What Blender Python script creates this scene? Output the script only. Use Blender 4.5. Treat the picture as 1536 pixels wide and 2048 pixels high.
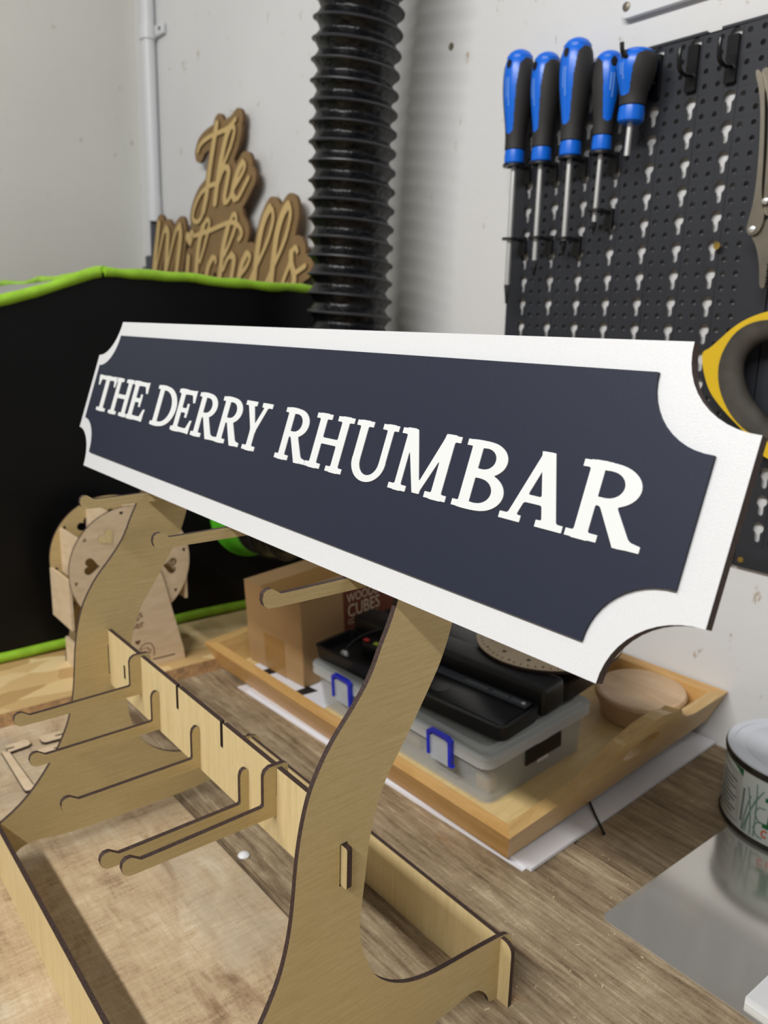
import bpy, bmesh, math, random
import numpy as np
from mathutils import Vector, Matrix, noise
from mathutils.geometry import tessellate_polygon

for o in list(bpy.data.objects):
    bpy.data.objects.remove(o, do_unlink=True)
scene = bpy.context.scene
C = scene.collection
random.seed(7)

# ------------------------------------------------------------------ camera
# world: X along the bench and the back wall, Y towards the back wall, Z up, bench top at z = 0 (metres)
cam_d = bpy.data.cameras.new('camera')
cam = bpy.data.objects.new('camera', cam_d)
C.objects.link(cam)
right = Vector((0.628018, 0.777795, 0.025062))
down = Vector((0.19145, -0.123207, -0.973739))
fwd = Vector((-0.754282, 0.616323, -0.226285))
m = Matrix((right, -down, -fwd)).transposed().to_4x4()
m.translation = (0.0, 0.0, 0.40)
cam.matrix_world = m
cam_d.sensor_fit = 'VERTICAL'
cam_d.sensor_height = 36.0
cam_d.lens = 1606.545 * 36.0 / 2048.0
cam_d.clip_start = 0.01
cam_d.clip_end = 20
cam_d.dof.use_dof = True
cam_d.dof.focus_distance = 0.375
cam_d.dof.aperture_fstop = 13.5
scene.camera = cam

# ------------------------------------------------------------------ world, lamp, exposure
w = bpy.data.worlds.new('room_light')
scene.world = w
w.use_nodes = True
bg = w.node_tree.nodes['Background']
bg.inputs[0].default_value = (0.95, 0.95, 0.95, 1)
bg.inputs[1].default_value = 0.21


def area_lamp(name, loc, target, sx, sy, power, col):
    d = bpy.data.lights.new(name, 'AREA')
    d.shape = 'RECTANGLE'
    d.size, d.size_y = sx, sy
    d.energy = power
    d.color = col
    o = bpy.data.objects.new(name, d)
    C.objects.link(o)
    o.location = loc
    o.rotation_euler = (Vector(target) - Vector(loc)).to_track_quat('-Z', 'Y').to_euler()
    return o


# LED batten running along the bench above and behind the photographer
area_lamp('ceiling_batten_light', (-0.15, -0.88, 1.42), (-0.15, 0.40, 0.15), 1.60, 0.06, 36.0, (1.0, 0.988, 0.962))
scene.view_settings.view_transform = 'Standard'
scene.view_settings.look = 'None'
scene.view_settings.exposure = -0.12
scene.view_settings.gamma = 1.0
scene.view_settings.use_curve_mapping = False


# ------------------------------------------------------------------ materials
def lin(r, g, b):
    def f(c):
        c /= 255.0
        return c / 12.92 if c <= 0.04045 else ((c + 0.055) / 1.055) ** 2.4
    return (f(r), f(g), f(b), 1.0)


def base_mat(name):
    mt = bpy.data.materials.new(name)
    mt.use_nodes = True
    nt = mt.node_tree
    return mt, nt, nt.nodes['Principled BSDF']


def N(nt, kind, **kw):
    n = nt.nodes.new(kind)
    for k, v in kw.items():
        if k.startswith('i_'):
            n.inputs[k[2:].replace('_', ' ')].default_value = v
        else:
            setattr(n, k, v)
    return n


def plain(name, rgb, rough=0.5, metal=0.0, spec=0.5, var=0.0, vscale=40, bump=0.0, bscale=200, coat=0.0):
    mt, nt, b = base_mat(name)
    col = lin(*rgb)
    b.inputs['Base Color'].default_value = col
    b.inputs['Roughness'].default_value = rough
    b.inputs['Metallic'].default_value = metal
    b.inputs['Specular IOR Level'].default_value = spec
    b.inputs['Coat Weight'].default_value = coat
    tc = N(nt, 'ShaderNodeTexCoord')
    if var:
        ns = N(nt, 'ShaderNodeTexNoise', i_Scale=vscale, i_Detail=5.0)
        nt.links.new(tc.outputs['Object'], ns.inputs['Vector'])
        r = N(nt, 'ShaderNodeMapRange', i_From_Min=0.3, i_From_Max=0.7, i_To_Min=1 - var, i_To_Max=1 + var)
        nt.links.new(ns.outputs['Fac'], r.inputs['Value'])
        mx = N(nt, 'ShaderNodeMix', data_type='RGBA', blend_type='MULTIPLY')
        mx.inputs['Factor'].default_value = 1.0
        mx.inputs['A'].default_value = col
        nt.links.new(r.outputs['Result'], mx.inputs['B'])
        nt.links.new(mx.outputs['Result'], b.inputs['Base Color'])
    if bump:
        ns = N(nt, 'ShaderNodeTexNoise', i_Scale=bscale, i_Detail=4.0)
        nt.links.new(tc.outputs['Object'], ns.inputs['Vector'])
        bp = N(nt, 'ShaderNodeBump', i_Strength=bump, i_Distance=0.002)
        nt.links.new(ns.outputs['Fac'], bp.inputs['Height'])
        nt.links.new(bp.outputs['Normal'], b.inputs['Normal'])
    return mt


def grain(name, c_dark, c_mid, c_light, stretch=(1, 12, 12), scale=9, rough=0.55, bump=0.15, fine=0.25, blotch=0.0, blotch_rgb=(90, 70, 50), spec=0.35, lo=0.32, hi=0.68, dist=0.6):
    """wood: stretched noise bands plus finer fibres"""
    mt, nt, b = base_mat(name)
    tc = N(nt, 'ShaderNodeTexCoord')
    mp = N(nt, 'ShaderNodeMapping')
    mp.inputs['Scale'].default_value = stretch
    nt.links.new(tc.outputs['Object'], mp.inputs['Vector'])
    n1 = N(nt, 'ShaderNodeTexNoise', i_Scale=scale, i_Detail=8.0, i_Roughness=0.62, i_Distortion=dist)
    nt.links.new(mp.outputs['Vector'], n1.inputs['Vector'])
    n2 = N(nt, 'ShaderNodeTexNoise', i_Scale=scale * 9, i_Detail=5.0, i_Roughness=0.7)
    nt.links.new(mp.outputs['Vector'], n2.inputs['Vector'])
    mixf = N(nt, 'ShaderNodeMix', data_type='FLOAT')
    mixf.inputs['Factor'].default_value = fine
    nt.links.new(n1.outputs['Fac'], mixf.inputs['A'])
    nt.links.new(n2.outputs['Fac'], mixf.inputs['B'])
    rp = N(nt, 'ShaderNodeValToRGB')
    e = rp.color_ramp.elements
    e[0].position, e[0].color = lo, lin(*c_dark)
    e[1].position, e[1].color = hi, lin(*c_light)
    k = e.new((lo + hi) / 2)
    k.color = lin(*c_mid)
    nt.links.new(mixf.outputs['Result'], rp.inputs['Fac'])
    out = rp.outputs['Color']
    if blotch:
        n3 = N(nt, 'ShaderNodeTexNoise', i_Scale=7.0, i_Detail=6.0, i_Roughness=0.65)
        nt.links.new(tc.outputs['Object'], n3.inputs['Vector'])
        r3 = N(nt, 'ShaderNodeMapRange', i_From_Min=0.50, i_From_Max=0.68, i_To_Min=0.0, i_To_Max=blotch)
        nt.links.new(n3.outputs['Fac'], r3.inputs['Value'])
        mx = N(nt, 'ShaderNodeMix', data_type='RGBA')
        nt.links.new(r3.outputs['Result'], mx.inputs['Factor'])
        nt.links.new(out, mx.inputs['A'])
        mx.inputs['B'].default_value = lin(*blotch_rgb)
        out = mx.outputs['Result']
    nt.links.new(out, b.inputs['Base Color'])
    b.inputs['Roughness'].default_value = rough
    b.inputs['Specular IOR Level'].default_value = spec
    bp = N(nt, 'ShaderNodeBump', i_Strength=bump, i_Distance=0.001)
    nt.links.new(mixf.outputs['Result'], bp.inputs['Height'])
    nt.links.new(bp.outputs['Normal'], b.inputs['Normal'])
    return mt


def bench_wood(name, ramp, fibre, cross, mottle, stains, bump=0.5):
    """old bench plank: long fibres, saw marks across, mottled wear, fine pale scratches"""
    mt, nt, b = base_mat(name)
    tc = N(nt, 'ShaderNodeTexCoord')

    def layer(scale_xyz, sc, detail=8.0, rough=0.65, dist=0.3):
        mp = N(nt, 'ShaderNodeMapping')
        mp.inputs['Scale'].default_value = scale_xyz
        nt.links.new(tc.outputs['Object'], mp.inputs['Vector'])
        n = N(nt, 'ShaderNodeTexNoise', i_Scale=sc, i_Detail=detail, i_Roughness=rough, i_Distortion=dist)
        nt.links.new(mp.outputs['Vector'], n.inputs['Vector'])
        return n.outputs['Fac']

    def mth(op, a, k):
        n = N(nt, 'ShaderNodeMath', operation=op)
        nt.links.new(a, n.inputs[0])
        if isinstance(k, float):
            n.inputs[1].default_value = k
        else:
            nt.links.new(k, n.inputs[1])
        return n.outputs['Value']
    f1 = layer((5, 70, 70), 2.2)
    f2 = layer((22, 330, 330), 2.0, 4.0)
    cr = layer((240, 26, 60), 1.6, 5.0)
    mo = layer((14, 20, 20), 1.0, 9.0, 0.7, 0.8)
    sp = layer((420, 420, 420), 1.5, 2.0)
    tot = fibre + fibre * 0.7 + cross + mottle + 0.35
    acc = mth('MULTIPLY', f1, fibre / tot)
    for lay, wt in ((f2, fibre * 0.7), (cr, cross), (mo, mottle), (sp, 0.35)):
        acc = mth('ADD', acc, mth('MULTIPLY', lay, wt / tot))
    rp = N(nt, 'ShaderNodeValToRGB')
    e = rp.color_ramp.elements
    e[0].position, e[0].color = 0.38, lin(*ramp[0])
    e[1].position, e[1].color = 0.62, lin(*ramp[3])
    for p, c in ((0.46, ramp[1]), (0.53, ramp[2])):
        k = e.new(p)
        k.color = lin(*c)
    nt.links.new(acc, rp.inputs['Fac'])
    out = rp.outputs['Color']
    for (rgb, sc, lo, hi, amt) in stains:
        st = layer(sc, 1.0, 6.0, 0.6, 0.5)
        r = N(nt, 'ShaderNodeMapRange', i_From_Min=lo, i_From_Max=hi, i_To_Min=0.0, i_To_Max=amt)
        nt.links.new(st, r.inputs['Value'])
        mx = N(nt, 'ShaderNodeMix', data_type='RGBA')
        nt.links.new(r.outputs['Result'], mx.inputs['Factor'])
        nt.links.new(out, mx.inputs['A'])
        mx.inputs['B'].default_value = lin(*rgb)
        out = mx.outputs['Result']
    nt.links.new(out, b.inputs['Base Color'])
    b.inputs['Roughness'].default_value = 0.72
    b.inputs['Specular IOR Level'].default_value = 0.3
    bp = N(nt, 'ShaderNodeBump', i_Strength=bump, i_Distance=0.0012)
    nt.links.new(acc, bp.inputs['Height'])
    nt.links.new(bp.outputs['Normal'], b.inputs['Normal'])
    return mt


def wall_paint(name, rgb):
    """white emulsion with brush relief and chips that show brown plaster"""
    mt, nt, b = base_mat(name)
    tc = N(nt, 'ShaderNodeTexCoord')
    n1 = N(nt, 'ShaderNodeTexNoise', i_Scale=3.0, i_Detail=6.0)
    nt.links.new(tc.outputs['Object'], n1.inputs['Vector'])
    rp = N(nt, 'ShaderNodeMapRange', i_From_Min=0.3, i_From_Max=0.7, i_To_Min=0.955, i_To_Max=1.03)
    nt.links.new(n1.outputs['Fac'], rp.inputs['Value'])
    mul = N(nt, 'ShaderNodeMix', data_type='RGBA', blend_type='MULTIPLY')
    mul.inputs['Factor'].default_value = 1
    mul.inputs['A'].default_value = lin(*rgb)
    nt.links.new(rp.outputs['Result'], mul.inputs['B'])
    mp = N(nt, 'ShaderNodeMapping')
    mp.inputs['Scale'].default_value = (34, 34, 17)
    nt.links.new(tc.outputs['Object'], mp.inputs['Vector'])
    n2 = N(nt, 'ShaderNodeTexNoise', i_Scale=1.6, i_Detail=5.0, i_Roughness=0.7)
    nt.links.new(mp.outputs['Vector'], n2.inputs['Vector'])
    chip = N(nt, 'ShaderNodeMapRange', i_From_Min=0.655, i_From_Max=0.70, i_To_Min=0, i_To_Max=0.75)
    nt.links.new(n2.outputs['Fac'], chip.inputs['Value'])
    mx = N(nt, 'ShaderNodeMix', data_type='RGBA')
    nt.links.new(chip.outputs['Result'], mx.inputs['Factor'])
    nt.links.new(mul.outputs['Result'], mx.inputs['A'])
    mx.inputs['B'].default_value = lin(170, 150, 120)
    nt.links.new(mx.outputs['Result'], b.inputs['Base Color'])
    b.inputs['Roughness'].default_value = 0.55
    n3 = N(nt, 'ShaderNodeTexNoise', i_Scale=45.0, i_Detail=6.0, i_Roughness=0.6)
    nt.links.new(tc.outputs['Object'], n3.inputs['Vector'])
    sm = N(nt, 'ShaderNodeMath', operation='SUBTRACT')
    nt.links.new(n3.outputs['Fac'], sm.inputs[0])
    nt.links.new(chip.outputs['Result'], sm.inputs[1])
    bp = N(nt, 'ShaderNodeBump', i_Strength=0.22, i_Distance=0.003)
    nt.links.new(sm.outputs['Value'], bp.inputs['Height'])
    nt.links.new(bp.outputs['Normal'], b.inputs['Normal'])
    return mt


def osb_mat(name):
    mt, nt, b = base_mat(name)
    tc = N(nt, 'ShaderNodeTexCoord')
    mp = N(nt, 'ShaderNodeMapping')
    mp.inputs['Scale'].default_value = (60, 22, 30)
    nt.links.new(tc.outputs['Object'], mp.inputs['Vector'])
    dn = N(nt, 'ShaderNodeTexNoise', i_Scale=0.6, i_Detail=2.0)
    nt.links.new(mp.outputs['Vector'], dn.inputs['Vector'])
    ad = N(nt, 'ShaderNodeMix', data_type='VECTOR')
    ad.inputs['Factor'].default_value = 0.45
    nt.links.new(mp.outputs['Vector'], ad.inputs['A'])
    nt.links.new(dn.outputs['Color'], ad.inputs['B'])
    vo = N(nt, 'ShaderNodeTexVoronoi', i_Scale=1.0)
    nt.links.new(ad.outputs['Result'], vo.inputs['Vector'])
    rp = N(nt, 'ShaderNodeValToRGB')
    e = rp.color_ramp.elements
    e[0].position, e[0].color = 0.1, lin(188, 152, 100)
    e[1].position, e[1].color = 0.9, lin(238, 214, 164)
    k = e.new(0.5)
    k.color = lin(219, 188, 132)
    nt.links.new(vo.outputs['Color'], rp.inputs['Fac'])
    nt.links.new(rp.outputs['Color'], b.inputs['Base Color'])
    b.inputs['Roughness'].default_value = 0.6
    bp = N(nt, 'ShaderNodeBump', i_Strength=0.3, i_Distance=0.001)
    nt.links.new(vo.outputs['Distance'], bp.inputs['Height'])
    nt.links.new(bp.outputs['Normal'], b.inputs['Normal'])
    return mt


def clear_plastic(name, rgb, alpha, rough=0.25):
    mt, nt, b = base_mat(name)
    b.inputs['Base Color'].default_value = lin(*rgb)
    b.inputs['Roughness'].default_value = rough
    b.inputs['Alpha'].default_value = alpha
    return mt


M = {
    'ply': grain('birch_ply', (178, 156, 108), (194, 173, 125), (208, 189, 144), (6, 9, 150), 4, 0.5, 0.16, 0.55, dist=0.12),
    'ply_v': grain('birch_ply_upright_lit', (200, 178, 127), (215, 194, 145), (228, 208, 162), (90, 90, 5), 4, 0.5, 0.10, 0.5, dist=0.12),  # lit copy of the birch ply: light on the rail fronts put into the colour
    'ply_pale': grain('pale_birch_ply', (205, 180, 145), (218, 196, 164), (228, 208, 180), (6, 6, 20), 6, 0.5, 0.08, 0.3),
    'burnt': plain('laser_burnt_edge', (58, 40, 34), 0.7, var=0.45, vscale=700, bump=0.3, bscale=900),
    'char': plain('laser_engraving', (104, 64, 40), 0.8),
    'mdf': plain('dark_mdf', (136, 108, 68), 0.65, var=0.10, vscale=30),
    'mdf_light': plain('gold_mdf', (206, 176, 116), 0.55, var=0.05, vscale=40),
    'mdf_edge': plain('mdf_edge', (96, 68, 40), 0.7),
    'white_paint': plain('white_lacquer', (216, 217, 219), 0.36, var=0.03, vscale=1500, bump=0.12, bscale=2200),
    'navy': plain('navy_paint', (33, 38, 55), 0.55, spec=0.3, var=0.02, vscale=300, bump=0.04, bscale=1500),
    'letter_white': plain('letter_white', (224, 226, 226), 0.45),
    'wall': wall_paint('white_wall_paint', (221, 221, 221)),
    'wall_left': wall_paint('white_side_wall_paint', (222, 221, 214)),
    'plank_front': bench_wood('worn_light_plank', ((134, 110, 84), (180, 156, 124), (196, 174, 142), (218, 202, 174)), 0.5, 0.75, 1.5, (((172, 162, 146), (9, 12, 12), 0.52, 0.68, 0.4), ((112, 78, 46), (7, 26, 26), 0.60, 0.70, 0.7))),
    'plank_mid': bench_wood('weathered_grey_plank', ((80, 65, 48), (136, 118, 93), (161, 143, 116), (198, 182, 154)), 1.5, 0.25, 0.9, (((92, 72, 52), (6, 22, 22), 0.54, 0.66, 0.75), ((140, 92, 56), (9, 30, 30), 0.64, 0.71, 0.6)), 0.7),
    'plank_back': bench_wood('weathered_brown_plank', ((78, 63, 47), (130, 112, 88), (155, 136, 109), (188, 171, 143)), 1.3, 0.25, 1.0, (((98, 80, 62), (6, 20, 20), 0.54, 0.66, 0.6),), 0.7),
    'osb': osb_mat('osb_board'),
    'osb_edge': plain('osb_edge', (186, 150, 108), 0.8, var=0.3, vscale=120, bump=0.6, bscale=220),
    'fabric': plain('black_coated_fabric', (8, 9, 11), 0.42, spec=0.22, var=0.3, vscale=12, bump=0.35, bscale=12),
    'green_trim': plain('lime_piping', (148, 196, 48), 0.55, var=0.14, vscale=60, bump=0.3, bscale=90),
    'green_plastic': plain('green_plastic', (88, 190, 40), 0.35),
    'window_film': plain('grey_window_film', (150, 150, 148), 0.3),
    'hose': plain('black_foil_duct', (8, 9, 12), 0.30, spec=0.42, bump=1.0, bscale=110),
    'hose_rib': plain('dark_grey_duct_rib', (48, 49, 53), 0.42),
    'conduit': plain('white_conduit', (222, 224, 226), 0.4),
    'dark_grey': plain('dark_grey_plastic', (60, 64, 72), 0.5),
    'black': plain('black_plastic', (20, 20, 22), 0.4, bump=0.05, bscale=400),
    'black_gloss': plain('glossy_black_plastic', (14, 14, 16), 0.25, spec=0.55),
    'pegboard': plain('charcoal_pegboard', (46, 48, 54), 0.46, spec=0.4, var=0.10, vscale=18),
    'blue': plain('blue_handle', (14, 108, 226), 0.3, spec=0.5),
    'grip': plain('black_rubber_grip', (44, 42, 42), 0.65, bump=0.15, bscale=900),
    'print': plain('pale_print', (150, 190, 240), 0.5),
    'steel': plain('bright_steel', (226, 226, 224), 0.3, metal=0.7),
    'dark_steel': plain('blackened_steel', (52, 52, 54), 0.35, metal=0.9),
    'nickel': plain('worn_nickel', (138, 131, 118), 0.40, metal=0.85, var=0.12, vscale=60),
    'sheet_steel': plain('brushed_sheet_steel', (226, 223, 217), 0.15, metal=0.74, var=0.03, vscale=9),
    'brass': plain('brass_screw', (196, 166, 88), 0.3, metal=0.9),
    'yellow': plain('yellow_plastic', (226, 188, 34), 0.42, var=0.05, vscale=40),
    'rubber': plain('grey_rubber', (66, 62, 56), 0.75, var=0.35, vscale=45),
    'beech': grain('beech_tray', (188, 140, 78), (206, 160, 96), (220, 178, 116), (2, 16, 16), 5, 0.4, 0.06, 0.3, spec=0.5),
    'beech_y': grain('beech_tray_side', (178, 140, 84), (196, 160, 102), (210, 178, 122), (16, 2, 16), 5, 0.4, 0.06, 0.3, spec=0.5),
    'beech_floor': grain('pale_tray_floor', (206, 178, 120), (220, 194, 138), (230, 208, 158), (26, 2, 26), 5, 0.45, 0.05, 0.3),
    'turned': grain('turned_maple', (188, 154, 118), (204, 172, 136), (216, 188, 154), (3, 14, 10), 5, 0.45, 0.05, 0.25),
    'card': plain('brown_cardboard', (176, 142, 98), 0.75, var=0.05, vscale=20),
    'card_dark': plain('kraft_tape', (166, 128, 76), 0.35),
    'label_red': plain('brick_red_label', (112, 50, 32), 0.6),
    'label_text': plain('cream_print', (226, 208, 180), 0.6),
    'clear': clear_plastic('clear_box_plastic', (214, 219, 220), 0.34),
    'clear_lid': clear_plastic('frosted_lid_plastic', (224, 229, 229), 0.46, 0.25),
    'clear_clip': clear_plastic('clear_clip_plastic', (214, 222, 232), 0.45, 0.2),
    'blue_clip': plain('royal_blue_clip', (28, 44, 196), 0.35),
    'paper': plain('white_paper', (226, 226, 232), 0.6),
    'paper_black': plain('black_print', (24, 24, 26), 0.6),
    'tin_white': plain('white_tin_print', (206, 214, 210), 0.35),
    'tin_panel': plain('pale_grey_tin_panel', (196, 200, 196), 0.35),
    'tin_green': plain('dark_green_print', (18, 104, 56), 0.35),
    'tin_sage': plain('sage_green_print', (120, 150, 136), 0.4),
    'tin_grey': plain('grey_print', (120, 124, 122), 0.4),
    'tin_orange': plain('orange_print', (222, 96, 52), 0.4),
    'tin_rim': plain('dark_tin_rim', (70, 68, 62), 0.35, metal=0.7, var=0.4, vscale=90),
    'tin_lid': plain('white_tin_lid', (206, 210, 218), 0.35),
    'red': plain('red_plastic', (206, 52, 44), 0.4),
    'lime': plain('yellow_green_plastic', (176, 200, 50), 0.4),
    'glue': plain('white_glue', (230, 232, 236), 0.4),
}


# ------------------------------------------------------------------ object helpers
def tag(o, label=None, cat=None, group=None, kind=None):
    for k, v in (('label', label), ('category', cat), ('group', group), ('kind', kind)):
        if v:
            o[k] = v
    return o


def thing(name, loc, label, cat, group=None, kind=None):
    o = bpy.data.objects.new(name, None)
    C.objects.link(o)
    o.location = loc
    o.empty_display_size = 0.02
    return tag(o, label, cat, group, kind)


def wloc(o):
    return o.location + (wloc(o.parent) if o.parent else Vector((0, 0, 0)))


def link(name, me, loc, parent):
    o = bpy.data.objects.new(name, me)
    C.objects.link(o)
    o.parent = parent
    o.location = Vector(loc) - (wloc(parent) if parent else Vector((0, 0, 0)))
    return o


def obj(name, verts, faces, mats, parent=None, idx=None, smooth=False, xf=None):
    """mesh from world coordinates, origin at the middle of its underside"""
    vs = [Vector(v) for v in verts]
    if xf is not None:
        vs = [xf @ v for v in vs]
    lo = Vector((min(v[i] for v in vs) for i in range(3)))
    hi = Vector((max(v[i] for v in vs) for i in range(3)))
    org = Vector(((lo.x + hi.x) / 2, (lo.y + hi.y) / 2, lo.z))
    me = bpy.data.meshes.new(name)
    me.from_pydata([v - org for v in vs], [], faces)
    if isinstance(mats, str):
        mats = [mats]
    for k in mats:
        me.materials.append(M[k])
    if idx:
        for p, i in zip(me.polygons, idx):
            p.material_index = i
    if smooth:
        for p in me.polygons:
            p.use_smooth = True
        if smooth is not True:
            me.set_sharp_from_angle(angle=math.radians(smooth))
    me.update()
    return link(name, me, org, parent)


def bm_data(bm):
    bm.verts.index_update()
    return [v.co.copy() for v in bm.verts], [[v.index for v in f.verts] for f in bm.faces]


def rbox(name, mats, parent, lo, hi, bev=0.0, seg=2, xf=None, taper=0.0, smooth=False):
    bm = bmesh.new()
    bmesh.ops.create_cube(bm, size=1)
    for v in bm.verts:
        t = taper if v.co.z < 0 else 0.0
        for i in range(3):
            c = (lo[i] + hi[i]) / 2
            v.co[i] = c + v.co[i] * ((hi[i] - lo[i]) - (2 * t if i < 2 else 0))
    if bev:
        bmesh.ops.bevel(bm, geom=bm.edges[:], offset=bev, segments=seg, affect='EDGES', profile=0.5)
    v, f = bm_data(bm)
    bm.free()
    return obj(name, v, f, mats, parent, xf=xf, smooth=(40 if bev else False))


def chaikin(pts, n=2, closed=True):
    for _ in range(n):
        q = []
        L = len(pts)
        for i in range(L if closed else L - 1):
            a, b = pts[i], pts[(i + 1) % L]
            q.append((a[0] * .75 + b[0] * .25, a[1] * .75 + b[1] * .25))
            q.append((a[0] * .25 + b[0] * .75, a[1] * .25 + b[1] * .75))
        if not closed:
            q = [pts[0]] + q + [pts[-1]]
        pts = q
    return pts


def area2(p):
    return sum(p[i][0] * p[(i + 1) % len(p)][1] - p[(i + 1) % len(p)][0] * p[i][1] for i in range(len(p)))


def prism_data(groups, z0, z1):
    """groups: list of [outer, hole, hole...]; returns verts, faces, idx (0 faces, 1 edges)"""
    V, F, I = [], [], []
    for loops in groups:
        loops = [list(l) for l in loops]
        for k, l in enumerate(loops):
            if (area2(l) > 0) != (k == 0):
                l.reverse()
        flat = [p for l in loops for p in l]
        tris = tessellate_polygon([[Vector((p[0], p[1], 0)) for p in l] for l in loops])
        b0 = len(V)
        n = len(flat)
        V += [(p[0], p[1], z1) for p in flat] + [(p[0], p[1], z0) for p in flat]
        for t in tris:
            a, b, c = (flat[i] for i in t)
            s = (b[0] - a[0]) * (c[1] - a[1]) - (b[1] - a[1]) * (c[0] - a[0])
            t = tuple(t) if s > 0 else tuple(reversed(t))
            F.append([b0 + i for i in t]); I.append(0)
            F.append([b0 + n + i for i in reversed(t)]); I.append(0)
        k = 0
        for l in loops:
            for i in range(len(l)):
                a, b = k + i, k + (i + 1) % len(l)
                F.append([b0 + a, b0 + n + a, b0 + n + b, b0 + b]); I.append(1)
            k += len(l)
    return V, F, I


def prism(name, mats, parent, groups, z0, z1, xf=None, tint=True):
    V, F, I = prism_data(groups, z0, z1)
    return obj(name, V, F, mats, parent, I if len(mats) > 1 and not isinstance(mats, str) else None, xf=xf)


def frame(origin, ax, ay, az):
    mm = Matrix((Vector(ax), Vector(ay), Vector(az))).transposed().to_4x4()
    mm.translation = Vector(origin)
    return mm


YZ = lambda x: frame((x, 0, 0), (0, 1, 0), (0, 0, 1), (1, 0, 0))      # outline in (y, z), thickness along +X
XZ = lambda y: frame((0, y, 0), (1, 0, 0), (0, 0, 1), (0, -1, 0))     # outline in (x, z), thickness along -Y


def rect(x0, x1, y0, y1):
    return [(x0, y0), (x1, y0), (x1, y1), (x0, y1)]


def rrect(x0, x1, y0, y1, r, n=5):
    p = []
    for cx, cy, a in ((x1 - r, y0 + r, -90), (x1 - r, y1 - r, 0), (x0 + r, y1 - r, 90), (x0 + r, y0 + r, 180)):
        for k in range(n + 1):
            t = math.radians(a + 90 * k / n)
            p.append((cx + r * math.cos(t), cy + r * math.sin(t)))
    return p


def circ(cx, cy, r, n=24, ry=None):
    return [(cx + r * math.cos(2 * math.pi * k / n), cy + (ry or r) * math.sin(2 * math.pi * k / n)) for k in range(n)]


def heart(cx, cy, s, ang, n=26):
    """tip points along angle ang (degrees)"""
    p = []
    ca, sa = math.cos(math.radians(ang + 90)), math.sin(math.radians(ang + 90))
    for k in range(n):
        t = 2 * math.pi * k / n
        x = 16 * math.sin(t) ** 3 / 16
        y = (13 * math.cos(t) - 5 * math.cos(2 * t) - 2 * math.cos(3 * t) - math.cos(4 * t)) / 16
        x, y = x * s / 2, (y + .1) * s / 2
        p.append((cx + x * ca - y * sa, cy + x * sa + y * ca))
    return p


def tube_data(pts, rad, seg=10, cap=True):
    P = [Vector(p) for p in pts]
    n = len(P)
    R = rad if isinstance(rad, (list, tuple)) else [rad] * n
    V, F = [], []
    t0 = (P[1] - P[0]).normalized()
    u = t0.orthogonal().normalized()
    for i in range(n):
        t = (P[min(i + 1, n - 1)] - P[max(i - 1, 0)]).normalized()
        u = (u - t * u.dot(t)).normalized()
        v = t.cross(u)
        for k in range(seg):
            a = 2 * math.pi * k / seg
            V.append(P[i] + (u * math.cos(a) + v * math.sin(a)) * R[i])
    for i in range(n - 1):
        for k in range(seg):
            a, b = i * seg + k, i * seg + (k + 1) % seg
            F.append([a, b, b + seg, a + seg])
    if cap:
        F.append(list(range(seg))[::-1])
        F.append([(n - 1) * seg + k for k in range(seg)])
    return V, F


def tube(name, mats, parent, pts, rad, seg=10, xf=None):
    V, F = tube_data(pts, rad, seg)
    return obj(name, V, F, mats, parent, smooth=50, xf=xf)


def lathe_data(prof, seg=32, cap=True):
    """prof: list of (r, z)"""
    V, F = [], []
    for r, z in prof:
        for k in range(seg):
            a = 2 * math.pi * k / seg
            V.append((r * math.cos(a), r * math.sin(a), z))
    for i in range(len(prof) - 1):
        for k in range(seg):
            a, b = i * seg + k, i * seg + (k + 1) % seg
            F.append([a, b, b + seg, a + seg])
    if cap:
        F.append(list(range(seg))[::-1])
        F.append([(len(prof) - 1) * seg + k for k in range(seg)])
    return V, F


def lathe(name, mats, parent, prof, at, seg=32, xf=None, smooth=35, cap=True):
    V, F = lathe_data(prof, seg, cap)
    V = [Vector(v) + Vector(at) for v in V]
    return obj(name, V, F, mats, parent, smooth=smooth, xf=xf)


def spline(pts, n=8):
    """Catmull-Rom through 3-D points"""
    P = [Vector(p) for p in pts]
    P = [P[0] * 2 - P[1]] + P + [P[-1] * 2 - P[-2]]
    out = []
    for i in range(1, len(P) - 2):
        for k in range(n):
            t = k / n
            out.append(0.5 * ((2 * P[i]) + (P[i + 1] - P[i - 1]) * t + (2 * P[i - 1] - 5 * P[i] + 4 * P[i + 1] - P[i + 2]) * t * t
                              + (3 * P[i] - P[i - 1] - 3 * P[i + 1] + P[i + 2]) * t ** 3))
    out.append(P[-2])
    return out


def text_mesh(name, body, size, mat, parent, xf, thick=0.0002, squash=1.0, align='LEFT'):
    cu = bpy.data.curves.new(name, 'FONT')
    cu.body = body
    cu.size = size
    cu.extrude = thick
    cu.align_x = align
    cu.resolution_u = 3
    t = bpy.data.objects.new(name, cu)
    C.objects.link(t)
    dg = bpy.context.evaluated_depsgraph_get()
    me = t.evaluated_get(dg).to_mesh()
    V = [Vector((v.co.x * squash, v.co.y, v.co.z)) for v in me.vertices]
    F = [list(p.vertices) for p in me.polygons]
    t.evaluated_get(dg).to_mesh_clear()
    bpy.data.objects.remove(t, do_unlink=True)
    bpy.data.curves.remove(cu)
    return obj(name, V, F, mat, parent, xf=xf)


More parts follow.
